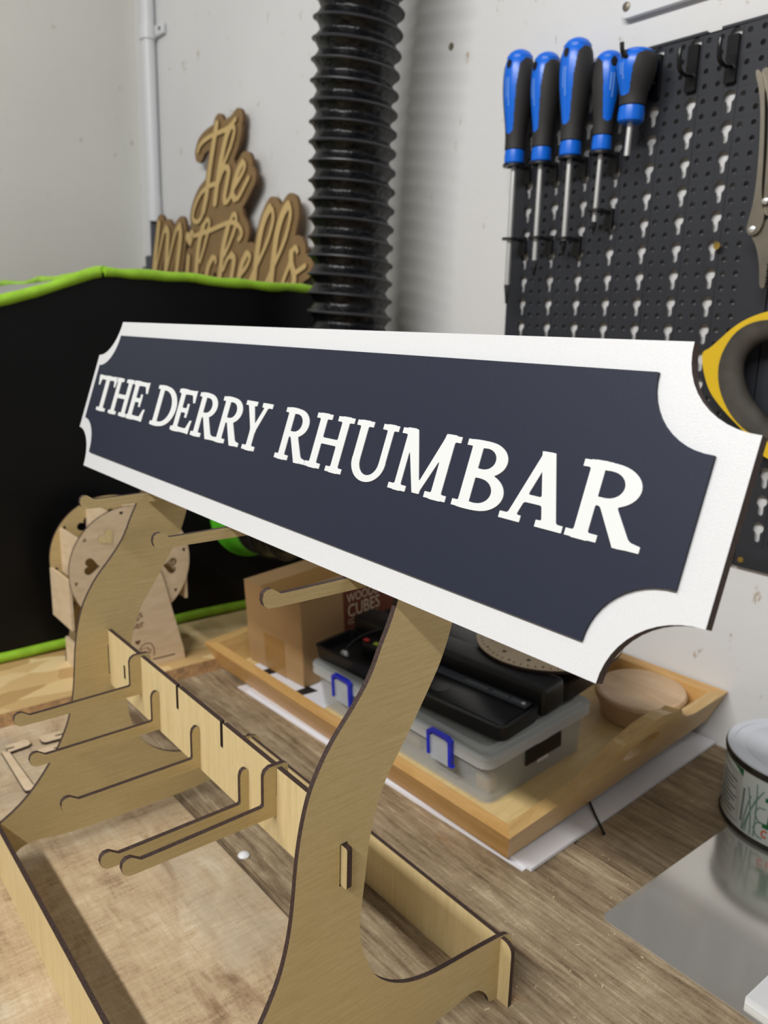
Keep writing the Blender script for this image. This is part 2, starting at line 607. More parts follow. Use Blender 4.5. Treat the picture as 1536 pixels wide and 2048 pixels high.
# ------------------------------------------------------------------ outline tracing (signed distance -> contour)
def contours(D, x0, y0, h, tol=0.22):
    """zero contours of D[j, i] (negative inside) -> groups [outer, holes...]"""
    ny, nx = D.shape
    ins = D < 0
    cell = ins[:-1, :-1].astype(int) + ins[:-1, 1:] * 2 + ins[1:, 1:] * 4 + ins[1:, :-1] * 8
    seg = {}

    def ep(k, i, j):
        if k == 0:
            a, b, p, q = D[j, i], D[j, i + 1], (i, j), (i + 1, j)
        elif k == 1:
            a, b, p, q = D[j, i + 1], D[j + 1, i + 1], (i + 1, j), (i + 1, j + 1)
        elif k == 2:
            a, b, p, q = D[j + 1, i], D[j + 1, i + 1], (i, j + 1), (i + 1, j + 1)
        else:
            a, b, p, q = D[j, i], D[j + 1, i], (i, j), (i, j + 1)
        t = a / (a - b)
        return ('h', p) if k in (0, 2) else ('v', p), (p[0] + (q[0] - p[0]) * t, p[1] + (q[1] - p[1]) * t)
    table = {1: [(3, 0)], 2: [(0, 1)], 3: [(3, 1)], 4: [(1, 2)], 5: [(3, 2), (1, 0)], 6: [(0, 2)], 7: [(3, 2)], 8: [(2, 3)], 9: [(2, 0)],
             10: [(0, 3), (2, 1)], 11: [(2, 1)], 12: [(1, 3)], 13: [(1, 0)], 14: [(0, 3)]}
    pos = {}
    for j, i in np.argwhere((cell > 0) & (cell < 15)):
        for a, b in table[int(cell[j, i])]:
            ka, pa = ep(a, i, j)
            kb, pb = ep(b, i, j)
            pos[ka], pos[kb] = pa, pb
            seg[ka] = kb
    loops = []
    while seg:
        k0 = next(iter(seg))
        l, k = [], k0
        while k in seg:
            l.append(pos[k])
            k = seg.pop(k)
        loops.append(l)

    def dp(p):
        if len(p) < 3:
            return p
        a, b = np.array(p[0]), np.array(p[-1])
        d = b - a
        L = np.hypot(*d)
        q = np.array(p) - a
        dist = np.abs(d[0] * q[:, 1] - d[1] * q[:, 0]) / L if L > 1e-9 else np.hypot(q[:, 0], q[:, 1])
        k = int(dist.argmax())
        if dist[k] < tol:
            return [p[0], p[-1]]
        return dp(p[:k + 1])[:-1] + dp(p[k:])
    out = []
    for l in loops:
        if len(l) < 6:
            continue
        h2 = len(l) // 2
        s = dp(l[:h2 + 1])[:-1] + dp(l[h2:] + [l[0]])[:-1]
        if len(s) >= 3 and abs(area2(s)) > 8:
            out.append([(x0 + x * h, y0 + y * h) for x, y in s])
    out.sort(key=lambda l: -abs(area2(l)))
    sgn = area2(out[0]) > 0
    outers = [[l] for l in out if (area2(l) > 0) == sgn]

    def inside(p, l):
        c = False
        for i in range(len(l)):
            a, b = l[i], l[i - 1]
            if (a[1] > p[1]) != (b[1] > p[1]) and p[0] < (b[0] - a[0]) * (p[1] - a[1]) / (b[1] - a[1]) + a[0]:
                c = not c
        return c
    for l in out:
        if (area2(l) > 0) != sgn:
            for g in reversed(outers):
                if inside(l[0], g[0]):
                    g.append(l)
                    break
    return outers

# ================================================================== SETTING
WALL_Y = 0.7273
rbox('wall_back', 'wall', None, (-1.722, WALL_Y, -0.3), (1.6, WALL_Y + 0.12, 1.9))['kind'] = 'structure'
rbox('wall_left', 'wall_left', None, (-1.842, -2.2, -0.3), (-1.722, WALL_Y + 0.12, 1.9))['kind'] = 'structure'

# workbench of long planks with open joints
bench = thing('workbench', (-0.7, 0.25, -0.045), 'weathered wooden plank workbench that everything stands on', 'workbench')
for y0, y1, mk in ((-0.42, -0.196, 'plank_mid'), (-0.1935, 0.0305, 'plank_front'), (0.033, 0.2572, 'plank_front'), (0.2602, 0.4835, 'plank_mid'), (0.4862, 0.7265, 'plank_back')):
    bm = bmesh.new()
    bmesh.ops.create_cube(bm, size=1)
    for v in bm.verts:
        v.co = Vector((-0.46 + v.co.x * 2.5, (y0 + y1) / 2 + v.co.y * (y1 - y0), -0.0225 + v.co.z * 0.045))
    bmesh.ops.bevel(bm, geom=bm.edges[:], offset=0.0016, segments=2, affect='EDGES')
    v, f = bm_data(bm)
    bm.free()
    obj('plank', v, f, mk, bench, smooth=40)
rbox('support_beam', 'plank_mid', bench, (-1.70, -0.30, -0.10), (0.78, -0.22, -0.046), 0.003)
rbox('support_beam', 'plank_mid', bench, (-1.70, 0.60, -0.10), (0.78, 0.68, -0.046), 0.003)

# ================================================================== DISPLAY STAND
XN, XF, TH = -0.2709, -0.5709, 0.003
stand = thing('display_stand', (-0.42, 0.217, 0), 'laser-cut plywood display stand with curved side panels and rows of hooks', 'display stand')
side = [(.103, 0), (.103, .034), (.1075, .0395), (.1145, .0402), (.131, .0512), (.1421, .0628), (.1511, .0746), (.1584, .0861), (.1655, .1000), (.1694, .1120),
        (.1722, .1250), (.1740, .1400), (.1755, .1584), (.1775, .172), (.1800, .1835), (.1832, .194), (.1899, .2067), (.1968, .2164), (.2078, .2287),
        (.2166, .2409), (.2225, .2551), (.227, .2637), (.2313, .2753), (.2355, .290), (.2400, .31), (.2447, .334), (.251, .3395), (.260, .339),
        (.269, .333), (.2745, .32), (.2755, .30), (.2728, .28), (.2674, .2557), (.2613, .2384), (.2529, .224), (.2433, .2088), (.2354, .1966),
        (.2277, .186), (.221, .1702), (.2171, .1524), (.2149, .1306), (.2131, .1143), (.2124, .1064), (.2135, .0976), (.216, .0879), (.2196, .079),
        (.2240, .0710), (.2306, .0642), (.238, .0586), (.2481, .0533), (.2624, .0494), (.2772, .048), (.2955, .0469), (.3118, .0454), (.3225, .0445),
        (.328, .0425), (.3308, .038), (.331, .032), (.331, 0), (.3139, 0), (.312, .006), (.3093, .0105), (.3052, .0147), (.3005, .0172), (.2932, .0178),
        (.275, .0145), (.25, .0135), (.18, .0135), (.155, .0145), (.1385, .0178), (.1305, .0172), (.125, .0147), (.1210, .0105), (.118, .006), (.116, 0)]
sidec = chaikin(side, 2)
slot = [rect(.1996, .2041, .136, .159)]
for x in (XN, XF):
    prism('side_panel', ['ply', 'burnt'], stand, [[sidec] + slot], -TH, 0, YZ(x))

SL = [-.5409 + .03 * k for k in range(9)]


def rail_outline(x0, x1, z0, z1, tabs, notches):
    p = [(x0, z0)]
    p += [(x1, z0)]
    if tabs:
        p += [(x1, z0 + .0095), (x1 + tabs, z0 + .0095), (x1 + tabs + .0006, z0 + .0105), (x1 + tabs + .0006, z0 + .0305), (x1 + tabs, z0 + .0315), (x1, z0 + .0315)]
    p += [(x1, z1)]
    for n in sorted(notches, reverse=True):
        p += [(n + .0017, z1), (n + .0017, z1 - .016), (n - .0017, z1 - .016), (n - .0017, z1)]
    p += [(x0, z1)]
    if tabs:
        p += [(x0, z0 + .0315), (x0 - tabs, z0 + .0315), (x0 - tabs, z0 + .0095), (x0, z0 + .0095)]
    return p


# middle rail with alternating top notches and slits
slits = [rect(SL[k] - .0016, SL[k] + .0016, .1424, .1530) for k in (0, 2, 4, 6, 8)]
prism('middle_rail', ['ply_v', 'burnt'], stand, [[rail_outline(XF + .0002, XN - TH - .0002, .1270, .1712, .0072, [SL[k] for k in (1, 3, 5, 7)])] + slits], -TH, 0, XZ(.2005))
# upper rail behind the name sign
slits = [rect(SL[k] - .0016, SL[k] + .0016, .2874, .2980) for k in (0, 2, 4, 6, 8)]
prism('upper_rail', ['ply_v', 'burnt'], stand, [[rail_outline(XF + .0002, XN - TH - .0002, .2726, .3168, .0072, [SL[k] for k in (1, 3, 5, 7)])] + slits], -TH, 0, XZ(.2600))
# base rails
for y, h in ((.1110, .0425), (.3205, .0432)):
    o = rrect(XF - TH - .0085, XN + .0088, 0, h, .006, 4)
    o = [(XF - TH - .0085, 0), (XN + .0088, 0)] + [p for p in o if p[1] > .01]
    prism('base_rail', ['ply_v', 'burnt'], stand, [[o]], -TH, 0, XZ(y))


def hook_mesh(kind):
    knob = [(-.0770, 0), (-.0815, .0002), (-.0838, .0020), (-.0846, .0050), (-.0840, .0078), (-.0822, .0094), (-.0795, .0094), (-.0772, .0078), (-.0748, .0062), (-.0700, .0062)]
    if kind == 'slit':
        p = [(0, 0)] + knob + [(-.0062, .0072), (-.0053, .0080), (-.0053, .0240), (-.0045, .0268), (-.0027, .0282), (-.0010, .0278), (0, .0262), (0, .0235), (.004, .0235), (.004, .0140), (0, .0140)]
    else:
        p = [(0, 0)] + knob + [(-.0088, .0078), (-.0079, .0086), (-.0079, .0255), (-.0068, .0282), (-.0042, .0298), (.0050, .0298), (.0068, .0285), (.0072, .0262), (.0072, .0225), (.0032, .0225), (.0032, .0130), (0, .0130)]
    V, F, I = prism_data([[p]], -.0015, .0015)
    V = [(v[2], v[0], v[1]) for v in V]
    me = bpy.data.meshes.new('hook')
    me.from_pydata(V, [], F)
    me.materials.append(M['ply'])
    me.materials.append(M['burnt'])
    for q, i in zip(me.polygons, I):
        q.material_index = i
    me.update()
    return me


hm = {'slit': hook_mesh('slit'), 'notch': hook_mesh('notch')}
for x, y, z, k in ((SL[1], .2005, .1430, 'notch'), (SL[2], .2005, .1288, 'slit'), (SL[4], .2005, .1288, 'slit'), (SL[6], .2005, .1288, 'slit'), (SL[7], .2005, .1430, 'notch'),
                   (SL[0], .2600, .2732, 'slit'), (SL[4], .2600, .2732, 'slit'), (SL[8], .2600, .2732, 'slit')):
    link('hook', hm[k], (x, y, z), stand)

# ================================================================== NAME SIGN
TILT = math.radians(18.7)
SP = Vector((0, .222, .2806))
SX = frame(SP, (1, 0, 0), (0, math.sin(TILT), math.cos(TILT)), (0, -math.cos(TILT), math.sin(TILT)))


def ticket(x0, x1, y0, y1, rx, ry, n=12):
    p = []
    for cx, cy, a0 in ((x1, y0, 180), (x1, y1, 270), (x0, y1, 0), (x0, y0, 90)):
        arc = [(cx + rx * math.cos(math.radians(a0 - 90 * k / n)), cy + ry * math.sin(math.radians(a0 - 90 * k / n))) for k in range(n + 1)]
        p += arc
    return p


sign = thing('name_sign', (-0.41, .222, .2802), 'white and navy plaque reading THE DERRY RHUMBAR, resting on the plywood stand', 'sign')
prism('backing_board', ['white_paint', 'burnt'], sign, [[ticket(-.7000, -.1208, 0, .1231, .0322, .0296)]], -.0042, 0, SX)
bm_out = ticket(-.6896, -.1335, .0122, .1112, .0290, .0265)
prism('navy_panel', ['navy', 'navy'], sign, [[bm_out]], 0, .0015, SX)
sign.children[1]['label'] = 'navy blue raised panel'

# --- letters built as shapes (unit cap height)
GH = 0.0075
GX0, GY0 = -0.15, -0.15
gx, gy = np.meshgrid(np.arange(GX0, 1.7, GH), np.arange(GY0, 1.16, GH))


def sB(x0, x1, y0, y1):
    return np.maximum(np.abs(gx - (x0 + x1) / 2) - (x1 - x0) / 2, np.abs(gy - (y0 + y1) / 2) - (y1 - y0) / 2)


def sP(*p):
    if area2(p) < 0:
        p = p[::-1]
    d = None
    for i in range(len(p)):
        a, b = p[i], p[(i + 1) % len(p)]
        e = (b[0] - a[0], b[1] - a[1])
        L = math.hypot(*e)
        q = ((gx - a[0]) * e[1] - (gy - a[1]) * e[0]) / L
        d = q if d is None else np.maximum(d, q)
    return d


def sE(cx, cy, a, b):
    k = np.sqrt(((gx - cx) / a) ** 2 + ((gy - cy) / b) ** 2)
    return (k - 1) * min(a, b)


def U(*s, k=0.035):
    d = s[0]
    for e in s[1:]:
        h = np.clip(0.5 + 0.5 * (e - d) / k, 0, 1)
        d = e * (1 - h) + d * h - k * h * (1 - h)
    return d


def sub(a, b):
    return np.maximum(a, -b)


def ser(x0, x1, top=False):
    return sB(x0, x1, .935, 1.0) if top else sB(x0, x1, 0, .065)


ST = .185
GL = {}
GL['T'] = (1.12, U(sB(.465, .655, 0, 1), ser(.30, .82), sB(0, 1.12, .915, 1), sP((0, 1), (.05, .74), (.10, .74), (.16, .95), (.16, 1)), sP((1.12, 1), (1.07, .74), (1.02, .74), (.96, .95), (.96, 1))))
GL['H'] = (1.16, U(sB(.135, .325, 0, 1), sB(.835, 1.025, 0, 1), ser(0, .47), ser(.69, 1.16), ser(0, .47, 1), ser(.69, 1.16, 1), sB(.2, .95, .475, .56)))
GL['E'] = (.95, U(sB(.125, .315, 0, 1), ser(0, .4), ser(0, .4, 1), sB(.1, .92, 0, .08), sB(.1, .86, .92, 1), sB(.2, .64, .475, .555), sB(.575, .645, .36, .67),
               sP((.95, .29), (.89, .29), (.74, .05), (.90, 0)), sP((.88, .74), (.82, .74), (.70, .95), (.86, 1))))
GL['D'] = (1.13, sub(U(sB(.125, .315, 0, 1), ser(0, .4), ser(0, .4, 1), np.maximum(sE(.42, .5, .71, .5), .2 - gx)), np.maximum(sE(.40, .5, .52, .42), .315 - gx)))
bowlR = U(np.maximum(sE(.47, .735, .43, .265), .25 - gx), sB(.2, .47, .47, 1), k=.01)
holeR = np.maximum(U(np.maximum(sE(.45, .737, .255, .190), .315 - gx), sB(.315, .45, .547, .927), k=.01), .315 - gx)
GL['R'] = (1.10, U(sub(U(sB(.125, .315, 0, 1), ser(0, .47), ser(0, .4, 1), bowlR), holeR), sP((.37, .52), (.60, .52), (.97, .035), (.82, 0), (.74, .0)), sP((.80, .0), (1.10, 0), (1.10, .055), (.90, .085))))
GL['Y'] = (1.12, U(sB(.465, .655, 0, .47), ser(.30, .82), sP((.09, .98), (.31, .98), (.655, .40), (.50, .38)), sP((.86, .98), (.98, .98), (.65, .38), (.55, .46)), ser(0, .46, 1), ser(.72, 1.12, 1)))
GL['U'] = (1.16, U(sub(U(np.maximum(sE(.585, .33, .455, .345), gy - .34), sB(.13, .32, .33, 1), sB(.90, 1.04, .33, 1), k=.01), np.minimum(sE(.61, .33, .29, .255), sB(.32, .90, .33, 1.3))), ser(0, .46, 1), ser(.76, 1.16, 1)))
GL['M'] = (1.36, U(sB(.145, .265, 0, 1), sB(1.045, 1.235, 0, 1), ser(0, .41), ser(.90, 1.36), ser(0, .3, 1), ser(1.10, 1.36, 1), sP((.14, 1), (.35, 1), (.745, .03), (.60, .03)), sP((1.05, 1), (1.20, 1), (.735, .03), (.64, .03))))
b1 = sub(U(np.maximum(sE(.46, .755, .40, .245), .25 - gx), sB(.2, .46, .51, 1), k=.01), np.maximum(U(np.maximum(sE(.44, .757, .235, .172), .315 - gx), sB(.315, .44, .585, .929), k=.01), .315 - gx))
b2 = sub(U(np.maximum(sE(.47, .275, .48, .275), .25 - gx), sB(.2, .47, 0, .545), k=.01), np.maximum(U(np.maximum(sE(.45, .277, .305, .2), .315 - gx), sB(.315, .45, .077, .477), k=.01), .315 - gx))
GL['B'] = (.95, U(sB(.125, .315, 0, 1), ser(0, .4), ser(0, .4, 1), np.minimum(b1, b2), k=.02))
GL['A'] = (1.12, U(sub(U(sP((.47, 1.0), (.68, 1.0), (1.02, .02), (.80, .02)), sP((.50, 1.0), (.62, 1.0), (.26, .02), (.13, .02)), k=.01), sP((.2, -.2), (.25, -.2), (.21, -.1))), ser(0, .37), ser(.68, 1.12), sB(.3, .82, .295, .375)))
BOLD = .0155
CONT = {k: contours(v[1] - BOLD, GX0, GY0, GH) for k, v in GL.items()}
CAP = .0293
# letter, left, right along the plaque
for ch, x0, x1 in (('T', -.6800, -.6405), ('H', -.6432, -.6054), ('E', -.6075, -.5752), ('D', -.5612, -.5250), ('E', -.5262, -.4975), ('R', -.4948, -.4622), ('R', -.4622, -.4300),
                   ('Y', -.4333, -.4030), ('R', -.3880, -.3574), ('H', -.3571, -.3240), ('U', -.3215, -.2890), ('M', -.2862, -.2470), ('B', -.2430, -.2160), ('A', -.2153, -.1834), ('R', -.1820, -.1500)):
    sx = (x1 - x0) / (GL[ch][0] + 2 * BOLD)
    gr = [[[(x0 + (p[0] + BOLD) * sx, .0472 + (p[1] + BOLD) / (1 + 2 * BOLD) * CAP) for p in l] for l in g] for g in CONT[ch]]
    prism('letter', ['letter_white', 'letter_white'], sign, gr, .0014, .0019, SX)

# ================================================================== TRAY (slightly lifted at the back) and what lies in it
yaw, lift = 0.0216, 0.076
TM = Matrix.Translation((-.3543, .4204, .0042)) @ Matrix.Rotation(yaw, 4, 'Z') @ Matrix.Rotation(lift, 4, 'X')
TL, TD, TE, THt, TT = .4440, .2954, .0127, .0314, .0125
tray = thing('serving_tray', TM @ Vector((-TL / 2, TD / 2, 0)), 'beech wood serving tray with cut-out handle, holding the boxes behind the stand', 'tray')
for s, nm in ((0, 'front_side'), (1, 'back_side')):
    V = []
    for z in (0, THt):
        k = TE * z / THt
        for inset in (0, 1):
            t = TT * inset
            y = (-k + t) if s == 0 else (TD + k - t)
            V += [(-TL - k + t, y, z), (k - t, y, z)]
    # 0,1 outer bottom  2,3 inner bottom  4,5 outer top  6,7 inner top
    F = [[0, 1, 5, 4], [4, 5, 7, 6], [6, 7, 3, 2], [2, 3, 1, 0], [0, 4, 6, 2], [1, 3, 7, 5]]
    if s:
        F = [f[::-1] for f in F]
    obj(nm, V, F, 'beech', tray, xf=TM)
cy = TD / 2 + .006
prof = [(-TE, THt)] if False else []
hump = [(-.090, .0335), (-.072, .0390), (-.057, .0490), (-.049, .0575), (-.043, .0612), (-.038, .0608), (-.034, .0606), (-.029, .0635), (-.016, .0672), (0, .0682),
        (.016, .0672), (.029, .0635), (.034, .0606), (.038, .0608), (.043, .0612), (.049, .0575), (.057, .0490), (.072, .0390), (.090, .0335)]
outl = [(0, 0), (TD, 0), (TD + TE, THt)] + [(cy + a, z) for a, z in reversed(hump)] + [(-TE, THt)]
hole = circ(cy, .039, .027, 24, .0100)
for s, nm in ((0, 'handle_side'), (1, 'handle_side')):
    V2, F2, I2 = prism_data([[outl, hole]], 0, 1)
    V = []
    for y, z, d in V2:
        k = TE * z / THt
        half = TD / 2 + k
        ym = TD / 2
        yy = y if d > .5 else ym + (y - ym) * (half - TT) / half
        x = k if d > .5 else k - TT
        V.append((x, yy, z) if s == 0 else (-TL - x, yy, z))
    F = F2 if s == 0 else [f[::-1] for f in F2]
    obj(nm, V, F, 'beech_y', tray, xf=TM)
rbox('tray_floor', 'beech_floor', tray, (-TL + .004, .004, .0012), (-.004, TD - .004, .0042), 0, xf=TM)

# sheets of paper in the tray under the cardboard box
for k, (x0, x1, y0, y1, r, lab) in enumerate(((-.418, -.285, .030, .16, 6, 'white printed sheet poking out from under the cardboard box'),)):
    pp = thing('printed_sheet', TM @ Vector((-.35, .09, .0044)), lab, 'paper')
    xf = TM @ Matrix.Translation((-.35, .09, .0043)) @ Matrix.Rotation(math.radians(r), 4, 'Z')
    prism('sheet', ['paper', 'paper'], pp, [[rect(-.068, .068, -.073, .06)]], 0, .0005, xf)
    for q in (-.052, .016):
        prism('printed_bar', ['paper_black', 'paper_black'], pp, [[[(q, -.073), (q + .012, -.073), (q + .020, -.05), (q + .004, -.05)]]], .0005, .0006, xf)

# cardboard box
BX0, BX1, BY0, BY1, BZ0, BZ1 = -.4290, -.3235, .0365, .178, .0052, .1040
box = thing('cardboard_box', TM @ Vector((-.378, .1, .0052)), 'brown cardboard carton labelled WOODEN CUBES in the tray', 'box')
BM = TM @ Matrix.Translation((-.3235, .0375, 0)) @ Matrix.Rotation(math.radians(3.0), 4, 'Z') @ Matrix.Translation((.3235, -.0375, 0))
rbox('carton', 'card', box, (BX0, BY0, BZ0), (BX1, BY1, BZ1), .0012, 1, xf=BM)
xm = (BX0 + BX1) / 2
rbox('flap', 'card', box, (BX0, BY0, BZ1), (xm - .0006, BY1, BZ1 + .0016), .0004, 1, xf=BM)
rbox('flap', 'card', box, (xm + .0006, BY0, BZ1), (BX1, BY1, BZ1 + .0016), .0004, 1, xf=BM)
rbox('parcel_tape', 'card_dark', box, (xm - .019, BY0 - .0004, BZ0 + .001), (xm + .019, BY0, .050), 0, xf=BM)
rbox('parcel_tape', 'card_dark', box, (xm - .019, BY0 - .0004, BZ1 + .0016), (xm + .019, BY1, BZ1 + .0020), 0, xf=BM)
LB = BM @ frame((BX1, 0, 0), (0, 1, 0), (0, 0, 1), (1, 0, 0))
lab = prism('printed_label', ['label_red', 'label_red'], box, [[rect(.0965, .176, .022, .0995)]], 0, .0004, LB)
lab['label'] = 'brick red label printed WOODEN CUBES'
for body, z, s, sq in (('WOODEN', .0850, .0150, .78), ('CUBES', .0675, .0215, .78), ('COOPWORKS', .0590, .0090, .78)):
    text_mesh('label_text', body, s, 'label_text', lab, LB @ Matrix.Translation((.1015, z, .0005)), .0001, sq)

# clear storage box with lid and latches
sb = thing('storage_box', TM @ Vector((-.167, .095, .0044)), 'clear plastic storage box with blue latches standing in the tray', 'storage box')
SX0, SX1, SY0, SY1 = -.2890, -.0465, .0285, .1620


def shell(name, mat, parent, lo, hi, th, r, taper, xf):
    """open-topped thin box with rounded corners"""
    V, F = [], []
    rings = []
    for (z, ins, t) in ((lo[2], 0, taper), (hi[2], 0, 0), (hi[2], th, 0), (lo[2] + th, th, taper)):
        ring = rrect(lo[0] + ins + t, hi[0] - ins - t, lo[1] + ins + t, hi[1] - ins - t, max(r - ins, .001), 4)
        rings.append(len(V))
        V += [(x, y, z) for x, y in ring]
        n = len(ring)
    for a, b in zip(rings, rings[1:]):
        for k in range(n):
            F.append([a + k, a + (k + 1) % n, b + (k + 1) % n, b + k])
    F.append([rings[0] + k for k in range(n)][::-1])
    F.append([rings[-1] + k for k in range(n)])
    return obj(name, V, F, mat, parent, smooth=45, xf=xf)


shell('box_body', 'clear', sb, (SX0, SY0, .0044), (SX1, SY1, .0455), .0018, .009, .003, TM)
for k in range(3):
    rbox('divider', 'clear_clip', sb, (SX0 + .055 + .06 * k, SY0 + .004, .007), (SX0 + .0564 + .06 * k, SY1 - .004, .038), 0, xf=TM)
lid = shell('lid', 'clear_lid', sb, (SX0 - .004, SY0 - .0055, .0435), (SX1 + .004, SY1 + .0055, .0520), .0016, .011, 0, TM)
prism('lid_top', ['clear_lid', 'clear_lid'], lid, [[rrect(SX0 - .0032, SX1 + .0032, SY0 - .0047, SY1 + .0047, .0105)]], .0518, .0535, TM)
prism('lid_rim', ['clear_lid', 'clear_lid'], lid, [[rrect(SX0 + .001, SX1 - .001, SY0, SY1, .010), rrect(SX0 + .007, SX1 - .007, SY0 + .006, SY1 - .006, .008)]], .0535, .0565, TM)
for cx in (-.0955, -.2335):
    cl = prism('latch', ['clear_clip', 'clear_clip'], sb, [[rrect(cx - .0115, cx + .0115, .0300, .0520, .002)]], 0, .0018, TM @ XZ(SY0 - .0062))
    arch = [(cx - .0145, .0330), (cx - .0145, .0555), (cx - .0105, .0585), (cx + .0105, .0585), (cx + .0150, .0555), (cx + .0150, .0335), (cx + .0165, .0315), (cx + .0115, .0315),
            (cx + .0115, .0535), (cx + .0085, .0555), (cx - .0085, .0555), (cx - .0115, .0535), (cx - .0115, .0330)]
    o = prism('latch_hinge', ['blue_clip', 'blue_clip'], cl, [[arch]], 0, .0042, TM @ XZ(SY0 - .0052))
    o['label'] = 'royal blue latch hinge'
tp = rbox('tape_patch', 'black', sb, (SX1 - .0012, .076, .0240), (SX1 + .0006, .124, .0395), .0004, 1, xf=TM)
tp['label'] = 'strip of black tape'
rbox('paper_tag', 'paper', sb, (SX1 - .0014, .092, .0205), (SX1 + .0002, .106, .0430), 0, xf=TM)
# odds and ends seen dimly through the box
rng = random.Random(3)
for k, (mk, lb, x, y, sx, sy, sz) in enumerate((('mdf_light', 'small gold wooden block dimly seen in the clear box corner', -.066, .048, .016, .012, .014), ('dark_grey', 'dark grey part seen through the clear box by the near latch', -.105, .045, .03, .018, .018),
                                              ('ply', 'plywood offcut seen through the middle of the clear box', -.165, .06, .035, .03, .012), ('dark_grey', 'grey fitting seen through the clear box by the far latch', -.215, .05, .022, .02, .022))):
    t = rbox('small_part', mk, None, (x - sx / 2, y - sy / 2, .0064), (x + sx / 2, y + sy / 2, .0064 + sz), .002, 2, xf=TM)
    tag(t, lb, 'part', 'odds and ends in the clear box')

# black tool case, folded open on the storage box
CM = TM @ Matrix.Translation((-.0475, .0475, .0567)) @ Matrix.Rotation(math.radians(4.2), 4, 'Z')
case = thing('tool_case', TM @ Vector((-.165, .1, .0567)), 'black plastic tool case lying open on the clear storage box', 'tool case')


def tub(name, x0, x1, y0, y1, z0, z1, th, r, parent, floor=.003):
    shell(name, 'black', parent, (x0, y0, z0), (x1, y1, z1), th, r, 0.0015, CM)


tub('front_tray', -.246, 0, 0, .056, 0, .0135, .004, .008, case)
rbox('tray_insert', 'black_gloss', case, (-.150, .006, .004), (-.006, .050, .0128), .0015, 2, xf=CM)
rbox('hinge_block', 'black', case, (-.246, .056, 0), (.002, .088, .0285), .005, 3, xf=CM)
tub('rear_tray', -.246, .002, .088, .155, .001, .0185, .004, .008, case)
rbox('rear_insert', 'black_gloss', case, (-.24, .094, .004), (-.004, .149, .015), .002, 2, xf=CM)
rul = rbox('rule_bar', 'dark_grey', case, (-.150, .0405, .0126), (-.008, .0515, .0142), .0004, 1, xf=CM)
for k in range(22):
    if k not in (9, 10, 17):
        prism('printed_mark', ['tin_grey', 'tin_grey'], rul, [[rect(-.078 + .0029 * k, -.0762 + .0029 * k, .0445, .0475)]], .0142, .0143, CM)
lathe('rivet', 'steel', case, [(.0022, 0), (.0022, .001), (.001, .0016)], (-.0125, .0455, .0142), 12, CM)
lathe('thumb_hole', 'black_gloss', case, [(.009, 0), (.009, .0004), (.006, .0005)], (-.088, .022, .0128), 24, CM)
kn = lathe('knob', 'steel', case, [(.0045, 0), (.0050, .003), (.0035, .006), (.0015, .007)], (-.216, .017, .0035), 16, CM)
pen = rbox('pen_block', 'black', case, (-.205, .030, .0040), (-.160, .048, .0200), .003, 2, xf=CM)
rbox('pen_tip', 'red', pen, (-.203, .031, .0200), (-.196, .036, .0225), .001, 1, xf=CM)
rbox('pen_tip', 'lime', pen, (-.188, .031, .0200), (-.181, .036, .0225), .001, 1, xf=CM)
tube('cable', 'black_gloss', case, [CM @ Vector(p) for p in spline([(-.216, .018, .010), (-.214, .03, .017), (-.205, .044, .024), (-.185, .058, .031), (-.16, .066, .033)], 6)], .0016, 8)

# engraved wooden dial on top of the case
dm = CM @ Matrix.Translation((-.052, .140, .0290))
dial = thing('wooden_dial', dm @ Vector((0, 0, 0)), 'pale wooden dial with dark hour marks on the black case', 'dial')
prism('disc', ['ply_pale', 'burnt'], dial, [[circ(0, 0, .0700, 72)]], 0, .003, dm)
for k in range(60):
    a = math.radians(6 * k)
    r1 = .0665 if k % 5 else .0650
    wd = .0006 if k % 5 else .0011
    ca, sa = math.cos(a), math.sin(a)
    q = [(r0 * ca - s * wd * sa, r0 * sa + s * wd * ca) for r0, s in ((r1 - .003, -1), (r1, -1), (r1, 1), (r1 - .003, 1))]
    prism('hour_mark' if k % 5 == 0 else 'minute_mark', ['char', 'char'], dial, [[q]], .003, .0031, dm)
for k in range(12):
    a = math.radians(30 * k + 15)
    prism('numeral', ['burnt', 'burnt'], dial, [[circ(.054 * math.cos(a), .054 * math.sin(a), .0022, 8)]], .003, .0031, dm)

# round turned wooden box with plate-like lid
rm = TM @ Matrix.Translation((-.0500, .2545, .0043)) @ Matrix.Scale(1.08, 4)
rb = thing('turned_bowl', rm @ Vector((0, 0, 0)), 'round pale turned wooden dish with overhanging lid in the tray corner', 'wooden dish')
lathe('dish', 'turned', rb, [(.033, 0), (.035, .001), (.037, .012), (.038, .0175)], (0, 0, 0), 48, rm)
lathe('lid', 'turned', rb, [(.038, .0175), (.0405, .0185), (.0410, .0215), (.0395, .0240), (.0365, .0245), (.0355, .0238), (.010, .0236)], (0, 0, 0), 48, rm)

# white boards/paper under the tray
pw = tag(prism('white_board', ['paper', 'paper'], None, [[[(-.3357, .4269), (-.3535, .7245), (-.7200, .7250), (-.7300, .4075)]]], .0008, .0035), 'white board lying under the beech tray, upper of two sheets', 'board')
pl = tag(prism('paper_sheet', ['paper', 'paper'], None, [[[(-.3406, .4225), (-.3600, .6900), (-.7400, .6950), (-.7460, .4035), (-.43, .4180)]]], 0, .0008), 'thin white paper sheet showing under the tray front edge', 'paper')

